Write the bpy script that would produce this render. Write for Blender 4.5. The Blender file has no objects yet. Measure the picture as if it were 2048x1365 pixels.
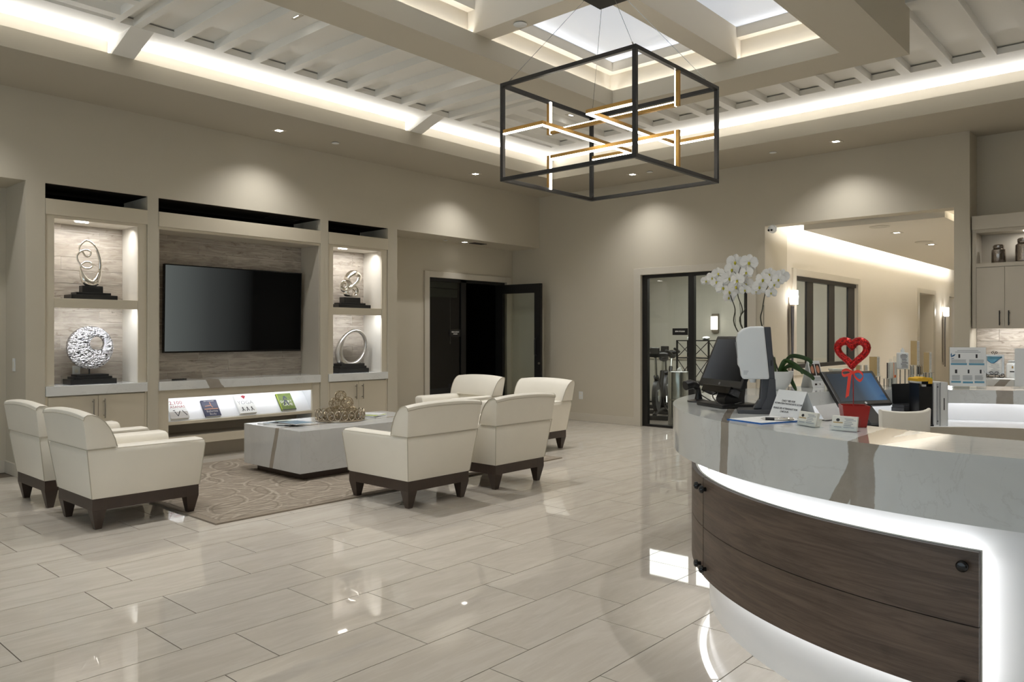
import bpy, bmesh, math, random
from mathutils import Vector, Matrix
random.seed(7)
S = bpy.context.scene
COL = S.collection
PI = math.pi
R = math.radians

# ------------------------------------------------------------------ camera
cd = bpy.data.cameras.new('camera')
cam = bpy.data.objects.new('camera', cd)
COL.objects.link(cam)
cd.sensor_width = 36
cd.lens = 1536.75 / 2048 * 36
cd.shift_y = -10.25 / 2048
cd.clip_start = 0.05
cd.clip_end = 100
cam.location = (0, 0, 1.28)
cam.rotation_euler = (R(90), 0, -math.atan2(1536.75, 1372.08))
S.camera = cam

# ------------------------------------------------------------------ world, exposure
w = bpy.data.worlds.new('world')
S.world = w
w.use_nodes = True
w.node_tree.nodes['Background'].inputs[0].default_value = (0.80, 0.88, 1.0, 1)
w.node_tree.nodes['Background'].inputs[1].default_value = 1.6
S.view_settings.view_transform = 'Standard'
S.view_settings.look = 'None'
S.view_settings.gamma = 1
S.view_settings.use_curve_mapping = False
S.view_settings.exposure = 0.12
S.cycles.use_denoising = True
S.cycles.max_bounces = 10
S.cycles.diffuse_bounces = 5
S.cycles.glossy_bounces = 4
S.cycles.transparent_max_bounces = 12
S.cycles.sample_clamp_indirect = 6.0
S.cycles.caustics_reflective = False
S.cycles.caustics_refractive = False

WARM = (1.0, 0.985, 0.955)
NEUT = (1.0, 0.985, 0.965)
COOL = (0.93, 0.96, 1.0)


def aim(o, d):
    o.rotation_euler = Vector(d).to_track_quat('-Z', 'Y').to_euler()


def area(name, loc, d, sx, sy, watts, col=NEUT, parent=None, spread=180, up=None):
    l = bpy.data.lights.new(name, 'AREA')
    l.shape = 'RECTANGLE'
    l.size, l.size_y = sx, sy
    l.energy = watts
    l.color = col
    l.spread = R(spread)
    o = bpy.data.objects.new(name, l)
    COL.objects.link(o)
    o.location = loc
    d = Vector(d).normalized()
    xa = Vector(up).normalized() if up else Vector((1, 0, 0))   # direction of the long side
    za = -d
    ya = za.cross(xa).normalized()
    xa = ya.cross(za)
    o.rotation_euler = Matrix((xa, ya, za)).transposed().to_euler()
    if parent:
        o.location = Vector(loc) - ORG[parent.name]
        o.parent = parent
    return o


def spot(name, loc, d, watts, ang=75, blend=0.6, col=NEUT, parent=None, rad=0.03):
    l = bpy.data.lights.new(name, 'SPOT')
    l.energy = watts
    l.spot_size = R(ang)
    l.spot_blend = blend
    l.color = col
    l.shadow_soft_size = rad
    o = bpy.data.objects.new(name, l)
    COL.objects.link(o)
    o.location = loc
    aim(o, d)
    if parent:
        o.location = Vector(loc) - ORG[parent.name]
        o.parent = parent
    return o


# key levels of the room (metres)
ZC = 3.465          # soffit
ZB = 2.663          # underside of the bulkhead over the media wall
XB = 9.34           # back wall
YT = 7.76           # front of pilasters and bulkhead
YW = 8.33           # recessed wall behind them
LX0, LX1, LY0, LY1 = 0.33, 8.374, -0.69, 6.715      # cove lip rectangle
RX0, RX1, RY0, RY1 = 0.85, 7.85, -0.30, 6.32        # ribbed field rectangle
BX0, BX1, BY0, BY1 = 2.40, 6.31, 1.62, 4.40         # outer edge of the hanging skylight beam
IX0, IX1, IY0, IY1 = 2.79, 5.92, 2.00, 4.04         # inner lip of that beam

# light strips hidden in the coves
CW = 37
area('cove_light', ((LX0 + LX1) / 2, LY1 + 0.075, 3.64), (0, -0.62, 0.78), LX1 - LX0, 0.03, CW, NEUT, spread=108)
area('cove_light', (LX1 + 0.075, (LY0 + LY1) / 2, 3.64), (-0.62, 0, 0.78), LY1 - LY0, 0.03, CW, NEUT, spread=108, up=(0, 1, 0))
area('cove_light', ((LX0 + LX1) / 2, LY0 - 0.075, 3.64), (0, 0.62, 0.78), LX1 - LX0, 0.03, CW, NEUT, spread=108)
area('cove_light', (LX0 - 0.075, (LY0 + LY1) / 2, 3.64), (0.62, 0, 0.78), LY1 - LY0, 0.03, CW, NEUT, spread=108, up=(0, 1, 0))
IW = 6
area('coffer_light', ((IX0 + IX1) / 2, IY1 + 0.045, 3.50), (0, -0.55, 0.83), IX1 - IX0, 0.03, IW, NEUT)
area('coffer_light', (IX1 + 0.045, (IY0 + IY1) / 2, 3.50), (-0.55, 0, 0.83), IY1 - IY0, 0.03, IW * .66, NEUT, up=(0, 1, 0))
area('coffer_light', ((IX0 + IX1) / 2, IY0 - 0.045, 3.50), (0, 0.55, 0.83), IX1 - IX0, 0.03, IW, NEUT)
area('coffer_light', (IX0 - 0.045, (IY0 + IY1) / 2, 3.50), (0.55, 0, 0.83), IY1 - IY0, 0.03, IW * .66, NEUT, up=(0, 1, 0))
# corridor cove, studio ceiling panels
area('corridor_cove_light', (14.4, 3.62, 2.70), (0, 0.75, 0.66), 9.4, 0.04, 70, WARM)
area('corridor_cove_light', (14.4, 2.14, 2.70), (0, -0.75, 0.66), 9.4, 0.04, 40, WARM)
area('studio_panel_light', (11.2, 6.0, 2.66), (0, 0, -1), 2.2, 3.2, 95, (1.0, 0.99, 0.96))

# ------------------------------------------------------------------ materials


def lin(c):
    out = []
    for v in c[:3]:
        v = v / 255.0
        out.append(v / 12.92 if v <= 0.04045 else ((v + 0.055) / 1.055) ** 2.4)
    return (*out, 1)


def newmat(name):
    m = bpy.data.materials.new(name)
    m.use_nodes = True
    nt = m.node_tree
    return m, nt, nt.nodes['Principled BSDF']


def N(nt, t, **kw):
    n = nt.nodes.new(t)
    for k, v in kw.items():
        setattr(n, k, v)
    return n


def mixc(nt, fac, a, b, blend='MIX'):
    n = nt.nodes.new('ShaderNodeMix')
    n.data_type = 'RGBA'
    n.blend_type = blend
    for s, v in ((n.inputs[0], fac), (n.inputs[6], a), (n.inputs[7], b)):
        if isinstance(v, (tuple, list, float, int)):
            s.default_value = v
        else:
            nt.links.new(v, s)
    return n.outputs[2]


def math_(nt, op, a, b=0.0, c=0.0):
    n = nt.nodes.new('ShaderNodeMath')
    n.operation = op
    for s, v in zip(n.inputs, (a, b, c)):
        if isinstance(v, (float, int)):
            s.default_value = v
        else:
            nt.links.new(v, s)
    return n.outputs[0]


def maprange(nt, v, a, b, c=0.0, d=1.0):
    n = nt.nodes.new('ShaderNodeMapRange')
    n.interpolation_type = 'SMOOTHSTEP'
    nt.links.new(v, n.inputs[0])
    for i, x in enumerate((a, b, c, d)):
        n.inputs[i + 1].default_value = x
    return n.outputs[0]


def coords(nt, kind='Object', scale=(1, 1, 1), rot=(0, 0, 0), rnd=False):
    tc = nt.nodes.new('ShaderNodeTexCoord')
    v = tc.outputs[kind]
    if rnd:
        oi = nt.nodes.new('ShaderNodeObjectInfo')
        a = nt.nodes.new('ShaderNodeVectorMath')
        a.operation = 'MULTIPLY_ADD'
        cb = nt.nodes.new('ShaderNodeCombineXYZ')
        for i in range(3):
            nt.links.new(oi.outputs['Random'], cb.inputs[i])
        nt.links.new(cb.outputs[0], a.inputs[0])
        a.inputs[1].default_value = (37, 53, 71)
        nt.links.new(v, a.inputs[2])
        v = a.outputs[0]
    mp = nt.nodes.new('ShaderNodeMapping')
    mp.inputs['Scale'].default_value = scale
    mp.inputs['Rotation'].default_value = rot
    nt.links.new(v, mp.inputs[0])
    return mp.outputs[0]


def noise(nt, vec, scale, detail=4, rough=0.55, dist=0.0):
    n = nt.nodes.new('ShaderNodeTexNoise')
    n.inputs['Scale'].default_value = scale
    n.inputs['Detail'].default_value = detail
    n.inputs['Roughness'].default_value = rough
    n.inputs['Distortion'].default_value = dist
    nt.links.new(vec, n.inputs['Vector'])
    return n.outputs[0]


def bump(nt, bs, h, strength=0.2, dist=0.01):
    b = nt.nodes.new('ShaderNodeBump')
    b.inputs['Strength'].default_value = strength
    b.inputs['Distance'].default_value = dist
    nt.links.new(h, b.inputs['Height'])
    nt.links.new(b.outputs[0], bs.inputs['Normal'])


def pm(name, col, rough=0.5, metal=0.0, spec=0.5, var=0.0, vscale=6.0, bmp=0.0, bscale=80.0, coat=0.0,
       emit=None, estr=0.0, alpha=None, trans=0.0, sheen=0.0):
    m, nt, b = newmat(name)
    c = lin(col)
    b.inputs['Base Color'].default_value = c
    b.inputs['Roughness'].default_value = rough
    b.inputs['Metallic'].default_value = metal
    b.inputs['Specular IOR Level'].default_value = spec
    b.inputs['Coat Weight'].default_value = coat
    b.inputs['Sheen Weight'].default_value = sheen
    b.inputs['Transmission Weight'].default_value = trans
    if var or bmp:
        v = coords(nt)
    if var:
        n = noise(nt, v, vscale)
        d = tuple(x * (1 - var) for x in c[:3]) + (1,)
        l = tuple(min(1, x * (1 + var)) for x in c[:3]) + (1,)
        nt.links.new(mixc(nt, n, d, l), b.inputs['Base Color'])
    if bmp:
        bump(nt, b, noise(nt, v, bscale, 3), bmp, 0.004)
    if emit:
        b.inputs['Emission Color'].default_value = lin(emit)
        b.inputs['Emission Strength'].default_value = estr
    return m


M = {}
M['soffit'] = pm('soffit_paint', (178, 171, 156), 0.75, spec=.3)
M['wall'] = pm('wall_paint', (196, 189, 173), 0.75, var=.03, vscale=1.5, bmp=.12, bscale=220, spec=.3)
M['ceilw'] = pm('rib_paint', (236, 234, 228), 0.8, spec=.3)
M['ceil'] = pm('ceiling_paint', (212, 205, 191), 0.8, var=.02, vscale=1.2, spec=.3)
M['hall'] = pm('corridor_paint', (222, 216, 204), 0.8, spec=.3)
M['trim'] = pm('trim_paint', (200, 194, 181), 0.45, var=.02)
M['lam'] = pm('cream_laminate', (203, 194, 175), 0.42, var=.03, vscale=3)
M['lam2'] = pm('pale_laminate', (192, 184, 169), 0.42, var=.03, vscale=3)
M['nichep'] = pm('niche_laminate', (214, 209, 199), 0.42, var=.02)
M['void'] = pm('painted_gap_shade', (34, 30, 26), 0.9, spec=.1)  # shade of the gap above the valances, put into a near-black colour
M['white'] = pm('white_plastic', (226, 228, 228), 0.32, spec=.5)
M['whitelam'] = pm('white_laminate', (236, 236, 236), 0.22, spec=.5)
M['paper'] = pm('paper', (232, 233, 232), 0.7)
M['acrylicwhite'] = pm('opal_acrylic', (238, 240, 244), 0.25)
M['leather'] = pm('cream_leather', (235, 230, 218), 0.42, var=.03, vscale=5, bmp=.10, bscale=320, spec=.45)
M['piping'] = pm('seam_piping', (184, 177, 161), 0.5)
M['espresso'] = pm('espresso_wood', (58, 46, 38), 0.42, var=.25, vscale=14)
M['tablebase'] = pm('table_plinth_wood', (66, 52, 44), 0.35, var=.15)
M['black'] = pm('black_satin', (14, 14, 15), 0.38)
M['blackmetal'] = pm('black_metal', (14, 13, 13), 0.42)
M['blackgloss'] = pm('black_gloss', (10, 10, 11), 0.12)
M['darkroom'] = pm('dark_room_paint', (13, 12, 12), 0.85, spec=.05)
M['darkgrey'] = pm('dark_grey_plastic', (62, 63, 67), 0.45)
M['grey'] = pm('grey_plastic', (120, 122, 124), 0.5)
M['chrome'] = pm('chrome', (225, 220, 212), 0.08, metal=1)
M['silver'] = pm('brushed_silver', (196, 194, 190), 0.28, metal=1)
M['nickel'] = pm('satin_nickel', (150, 143, 133), 0.32, metal=1)
M['steel'] = pm('stainless', (170, 172, 170), 0.22, metal=1)
M['bronze'] = pm('champagne_bronze', (170, 158, 140), 0.25, metal=1)
M['wire'] = pm('gold_wire', (160, 146, 120), 0.3, metal=1)
M['gold'] = pm('brushed_gold', (178, 142, 84), 0.38, metal=1)
M['led'] = pm('led_diffuser', (255, 255, 255), 0.5, emit=(255, 244, 226), estr=15.0)
M['lens'] = pm('lamp_lens', (255, 255, 255), 0.5, emit=(255, 250, 242), estr=14.0)
M['ledcool'] = pm('led_strip', (255, 255, 255), 0.5, emit=(250, 251, 255), estr=4.2)
M['sconce'] = pm('sconce_glass', (255, 255, 255), 0.5, emit=(255, 246, 236), estr=5.0)
M['blueglass'] = pm('cobalt_glass', (12, 24, 58), 0.08, coat=.5)
M['red'] = pm('red_lacquer', (150, 26, 20), 0.3)
M['ribbon'] = pm('red_ribbon', (232, 60, 36), 0.5)
M['blue'] = pm('blue_board', (10, 92, 170), 0.4)
M['yellow'] = pm('yellow_cloth', (212, 168, 44), 0.7)
M['tan'] = pm('kraft_card', (186, 160, 112), 0.6)
M['cardwhite'] = pm('carton_white', (228, 226, 216), 0.6)
M['green'] = pm('leaf_green', (44, 74, 30), 0.35, var=.15, vscale=20)
M['stem'] = pm('stem_green', (52, 50, 34), 0.5)
M['lip'] = pm('orchid_centre', (178, 170, 40), 0.5)
M['soil'] = pm('moss', (70, 62, 40), 0.9)
M['orange'] = pm('orange_print', (220, 110, 40), 0.6)
M['greenlab'] = pm('green_print', (110, 180, 90), 0.6)
M['ink'] = pm('print_ink', (40, 40, 44), 0.6)
M['inkgrey'] = pm('print_grey', (165, 168, 172), 0.6)
M['teal'] = pm('print_teal', (96, 150, 176), 0.6)
M['tealdark'] = pm('print_dark_teal', (20, 90, 130), 0.6)
M['inkred'] = pm('print_red', (150, 40, 56), 0.6)
M['navy'] = pm('book_navy', (38, 42, 74), 0.4)
M['grass'] = pm('book_green', (104, 124, 52), 0.5, var=.5, vscale=60)
M['greybook'] = pm('book_grey', (186, 182, 178), 0.5)
M['skin'] = pm('print_skin', (196, 140, 112), 0.6)
M['hair'] = pm('print_hair', (46, 30, 24), 0.6)
M['signwhite'] = pm('sign_letters', (235, 235, 230), 0.5)
M['shade'] = pm('window_shade', (138, 146, 132), 0.8)
M['studio'] = pm('studio_paint', (184, 181, 170), 0.8, var=.02)
M['studiofloor'] = pm('studio_floor', (120, 112, 104), 0.3)
M['grout'] = pm('grout', (92, 82, 70), 0.8)
M['grout2'] = pm('plank_grout', (222, 217, 209), 0.8)
M['jar'] = pm('mercury_jar', (150, 142, 134), 0.18, metal=1, bmp=.9, bscale=26)
M['skylight'] = pm('skylight_pane', (225, 230, 238), 0.35, emit=(214, 222, 236), estr=0.42)
M['magblue'] = pm('magazine_blue', (118, 142, 160), 0.35, var=.5, vscale=14)
M['maglime'] = pm('magazine_lime', (170, 186, 50), 0.4)
M['magwhite'] = pm('magazine_white', (216, 218, 222), 0.35, var=.12, vscale=25)


def glass(name, tint, refl=0.9, rough=0.0, ior=1.5):
    m, nt, b = newmat(name)
    nt.nodes.remove(b)
    tr = N(nt, 'ShaderNodeBsdfTransparent')
    tr.inputs[0].default_value = (*tint, 1)
    gl = N(nt, 'ShaderNodeBsdfGlossy')
    gl.inputs['Roughness'].default_value = rough
    gl.inputs[0].default_value = (refl, refl, refl, 1)
    fr = N(nt, 'ShaderNodeFresnel')
    fr.inputs[0].default_value = ior
    mx = N(nt, 'ShaderNodeMixShader')
    ge = N(nt, 'ShaderNodeNewGeometry')
    nt.links.new(math_(nt, 'MULTIPLY', fr.outputs[0], math_(nt, 'SUBTRACT', 1.0, ge.outputs['Backfacing'])), mx.inputs[0])
    nt.links.new(tr.outputs[0], mx.inputs[1])
    nt.links.new(gl.outputs[0], mx.inputs[2])
    nt.links.new(mx.outputs[0], nt.nodes['Material Output'].inputs[0])
    return m


M['glass'] = glass('clear_glass', (0.92, 0.94, 0.92))
M['smoke'] = glass('smoked_glass', (0.45, 0.47, 0.45))
M['acrylic'] = glass('clear_acrylic', (0.93, 0.95, 0.96), 0.9)


def mk_tile():
    m, nt, b = newmat('porcelain_tile')
    v = coords(nt, rnd=True)
    n1 = noise(nt, coords(nt, scale=(1.2, 6.5, 1), rot=(0, 0, .25), rnd=True), 1.6, 6, .6, 1.2)
    n2 = noise(nt, coords(nt, scale=(2.0, 16, 1), rot=(0, 0, .2), rnd=True), 2.5, 4, .6, .6)
    c = mixc(nt, maprange(nt, n1, .3, .75), lin((200, 192, 180)), lin((213, 206, 195)))
    c = mixc(nt, math_(nt, 'MULTIPLY', maprange(nt, n2, .48, .8), .45), c, lin((220, 215, 206)))
    oi = N(nt, 'ShaderNodeObjectInfo')
    c = mixc(nt, math_(nt, 'MULTIPLY', oi.outputs['Random'], .16), c, lin((190, 182, 170)))
    nt.links.new(c, b.inputs['Base Color'])
    b.inputs['Roughness'].default_value = 0.022
    b.inputs['Specular IOR Level'].default_value = 0.8
    return m


M['tile'] = mk_tile()


def mk_plank(turn=False):
    m, nt, b = newmat('wood_look_plank')
    g = noise(nt, coords(nt, scale=(1, 1.3, 9) if turn else (1.3, 1, 9), rnd=True), 2.4, 8, .66, 1.4)
    k = noise(nt, coords(nt, scale=(1, 2.6, 7) if turn else (2.6, 1, 7), rnd=True), 1.7, 5, .6, 2.4)
    c = mixc(nt, maprange(nt, g, .3, .72), lin((150, 140, 128)), lin((196, 188, 177)))
    c = mixc(nt, math_(nt, 'MULTIPLY', maprange(nt, k, .56, .74), .8), c, lin((104, 91, 78)))
    oi = N(nt, 'ShaderNodeObjectInfo')
    c = mixc(nt, math_(nt, 'MULTIPLY', oi.outputs['Random'], .35), c, lin((142, 132, 120)))
    nt.links.new(c, b.inputs['Base Color'])
    b.inputs['Roughness'].default_value = 0.45
    return m


M['plank'] = mk_plank()
M['plank_y'] = mk_plank(True)


def mk_marble(name, veins, base=(226, 228, 228), rough=0.09):
    """veins: (nx, ny, nz, offset, half width) planes in world-aligned object space."""
    m, nt, b = newmat(name)
    tc = N(nt, 'ShaderNodeNewGeometry')
    p = tc.outputs['Position']
    big = noise(nt, p, 3.2, 6, .6)
    fine = noise(nt, p, 14, 6, .65)
    c = mixc(nt, maprange(nt, noise(nt, p, 2.0, 5, .6, .8), .35, .75), lin(base), lin(tuple(x - 9 for x in base)))
    # hairline veining
    wv = math_(nt, 'ABSOLUTE', math_(nt, 'SUBTRACT', noise(nt, p, 1.7, 7, .62, 1.5), .5))
    c = mixc(nt, math_(nt, 'MULTIPLY', maprange(nt, wv, .012, .0, 0, 1), .22), c, lin((172, 170, 166)))
    col_v = mixc(nt, fine, lin((136, 129, 119)), lin((172, 164, 153)))
    for nx, ny, nz, off, hw in veins:
        d = N(nt, 'ShaderNodeVectorMath', operation='DOT_PRODUCT')
        nt.links.new(p, d.inputs[0])
        d.inputs[1].default_value = (nx, ny, nz)
        s = math_(nt, 'SUBTRACT', d.outputs['Value'], off)
        s = math_(nt, 'ADD', s, math_(nt, 'MULTIPLY', math_(nt, 'SUBTRACT', big, .5), hw * 1.0))
        s = math_(nt, 'ADD', s, math_(nt, 'MULTIPLY', math_(nt, 'SUBTRACT', fine, .5), hw * .35))
        a = math_(nt, 'ABSOLUTE', s)
        c = mixc(nt, maprange(nt, a, hw, hw * .88, 0, 1), c, col_v)
    nt.links.new(c, b.inputs['Base Color'])
    b.inputs['Roughness'].default_value = rough
    return m


def mk_wood():
    m, nt, b = newmat('walnut_laminate')
    g = noise(nt, coords(nt, 'UV', scale=(.9, 15, 1)), 2.2, 9, .68, 1.1)
    k = noise(nt, coords(nt, 'UV', scale=(1.6, 6, 1)), 1.6, 5, .6, 2.2)
    f = noise(nt, coords(nt, 'UV', scale=(6, 160, 1)), 2.0, 3, .6)
    c = mixc(nt, maprange(nt, g, .32, .7), lin((72, 59, 50)), lin((104, 88, 76)))
    c = mixc(nt, math_(nt, 'MULTIPLY', maprange(nt, k, .55, .75), .5), c, lin((60, 48, 40)))
    c = mixc(nt, math_(nt, 'MULTIPLY', maprange(nt, f, .5, .8), .3), c, lin((128, 112, 98)))
    nt.links.new(c, b.inputs['Base Color'])
    b.inputs['Roughness'].default_value = 0.42
    bump(nt, b, g, .08, .002)
    return m


M['walnut'] = mk_wood()


def mk_rug():
    m, nt, b = newmat('patterned_rug')
    p = coords(nt)
    st = None
    for i, (ang, sc) in enumerate(((.5, 9), (2.0, 9), (1.2, 11))):
        n = noise(nt, coords(nt, scale=(1.0, 9, 1), rot=(0, 0, ang)), 3.5 + i, 3, .6, .3)
        s = maprange(nt, n, .56, .66)
        st = s if st is None else math_(nt, 'MAXIMUM', st, s)
    c = mixc(nt, math_(nt, 'MULTIPLY', st, .7), lin((136, 126, 114)), lin((178, 168, 153)))
    rings = None
    for i, (ox, oy, pit, rad, wd) in enumerate(((0, 0, .93, .40, .012), (.47, .38, 1.07, .47, .012), (.2, .65, .78, .32, .010), (.7, .1, .66, .27, .009))):
        for (col2, dr) in ((0, 0), ):
            mp = N(nt, 'ShaderNodeMapping')
            mp.inputs['Location'].default_value = (ox + 40, oy + 40, 0)
            nt.links.new(p, mp.inputs[0])
            nz = N(nt, 'ShaderNodeTexNoise')
            nz.inputs['Scale'].default_value = 2.2
            nt.links.new(mp.outputs[0], nz.inputs['Vector'])
            va = N(nt, 'ShaderNodeVectorMath', operation='MULTIPLY_ADD')
            nt.links.new(nz.outputs['Color'], va.inputs[0])
            va.inputs[1].default_value = (.12, .12, 0)
            nt.links.new(mp.outputs[0], va.inputs[2])
            mo = N(nt, 'ShaderNodeVectorMath', operation='MODULO')
            nt.links.new(va.outputs[0], mo.inputs[0])
            mo.inputs[1].default_value = (pit, pit, 100)
            su = N(nt, 'ShaderNodeVectorMath', operation='SUBTRACT')
            nt.links.new(mo.outputs[0], su.inputs[0])
            su.inputs[1].default_value = (pit / 2, pit / 2, 0)
            mu = N(nt, 'ShaderNodeVectorMath', operation='MULTIPLY')
            nt.links.new(su.outputs[0], mu.inputs[0])
            mu.inputs[1].default_value = (1, 1, 0)
            ln = N(nt, 'ShaderNodeVectorMath', operation='LENGTH')
            nt.links.new(mu.outputs[0], ln.inputs[0])
            e = math_(nt, 'ABSOLUTE', math_(nt, 'SUBTRACT', ln.outputs['Value'], rad))
            r1 = maprange(nt, e, wd, wd * .6, 0, 1)
            e2 = math_(nt, 'ABSOLUTE', math_(nt, 'SUBTRACT', ln.outputs['Value'], rad - .028))
            r2 = maprange(nt, e2, wd, wd * .6, 0, 1)
            brk = maprange(nt, noise(nt, mp.outputs[0], 3.0 + i, 2), .36, .5)
            c = mixc(nt, math_(nt, 'MULTIPLY', r2, .8), c, lin((124, 114, 102)))
            c = mixc(nt, math_(nt, 'MULTIPLY', math_(nt, 'MULTIPLY', r1, brk), .8), c, lin((166, 156, 142)))
    nt.links.new(c, b.inputs['Base Color'])
    b.inputs['Roughness'].default_value = 0.95
    b.inputs['Specular IOR Level'].default_value = .1
    bump(nt, b, noise(nt, coords(nt), 420, 2), .35, .004)
    return m


M['rug'] = mk_rug()
M['rugedge'] = pm('rug_border', (138, 128, 115), 0.95, bmp=.3, bscale=400, spec=.1)


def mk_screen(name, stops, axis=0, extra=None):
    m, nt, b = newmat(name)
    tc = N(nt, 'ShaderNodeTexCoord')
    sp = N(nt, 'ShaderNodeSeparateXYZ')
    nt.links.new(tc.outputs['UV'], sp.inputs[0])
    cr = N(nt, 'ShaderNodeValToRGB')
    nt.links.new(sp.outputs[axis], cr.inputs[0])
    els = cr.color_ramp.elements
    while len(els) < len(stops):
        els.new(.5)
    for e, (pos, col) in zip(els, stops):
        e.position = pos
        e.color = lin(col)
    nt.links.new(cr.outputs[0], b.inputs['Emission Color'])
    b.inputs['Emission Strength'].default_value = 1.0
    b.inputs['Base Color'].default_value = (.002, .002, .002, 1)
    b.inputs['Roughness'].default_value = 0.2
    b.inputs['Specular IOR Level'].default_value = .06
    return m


M['tvscreen'] = mk_screen('tv_sheen', [(0, (84, 88, 86)), (.3, (52, 54, 53)), (.62, (4, 4, 4)), (1, (1, 1, 1))])  # black screen, its grey reflected sheen put into a glowing gradient
M['scr1'] = mk_screen('terminal_sheen', [(0, (62, 64, 66)), (.5, (36, 37, 38)), (.95, (10, 10, 10)), (1, (8, 8, 8))])  # grey sheen across the dark screen, put into the glow
M['scr2'] = mk_screen('terminal_sheen_blue', [(0, (50, 54, 58)), (.5, (50, 60, 70)), (.8, (56, 88, 118)), (1, (40, 74, 110))])  # bluish gradient with a screen reflection put into the glow


def mk_glitter():
    m, nt, b = newmat('red_glitter')
    v = N(nt, 'ShaderNodeTexVoronoi')
    v.inputs['Scale'].default_value = 330
    nt.links.new(coords(nt), v.inputs['Vector'])
    sp = N(nt, 'ShaderNodeSeparateColor')
    nt.links.new(v.outputs['Color'], sp.inputs[0])
    nt.links.new(mixc(nt, sp.outputs[0], lin((96, 8, 8)), lin((224, 34, 26))), b.inputs['Base Color'])
    b.inputs['Metallic'].default_value = .55
    b.inputs['Roughness'].default_value = .3
    bump(nt, b, sp.outputs[1], 1.0, .004)
    return m


M['glitter'] = mk_glitter()


def mk_hammer():
    m, nt, b = newmat('hammered_silver')
    n = noise(nt, coords(nt, scale=(1, 1, 1.6)), 46, 2, .5)
    nt.links.new(mixc(nt, maprange(nt, n, .33, .40), lin((12, 12, 14)), lin((200, 200, 204))), b.inputs['Base Color'])
    b.inputs['Metallic'].default_value = 1
    b.inputs['Roughness'].default_value = .2
    bump(nt, b, n, 1.0, .03)
    return m


M['hammer'] = mk_hammer()


def mk_petal():
    m, nt, b = newmat('orchid_petal')
    b.inputs['Base Color'].default_value = lin((240, 238, 234))
    b.inputs['Roughness'].default_value = .55
    b.inputs['Subsurface Weight'].default_value = .0
    return m


M['petal'] = mk_petal()

# ------------------------------------------------------------------ mesh helpers
ORG = {}


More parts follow.
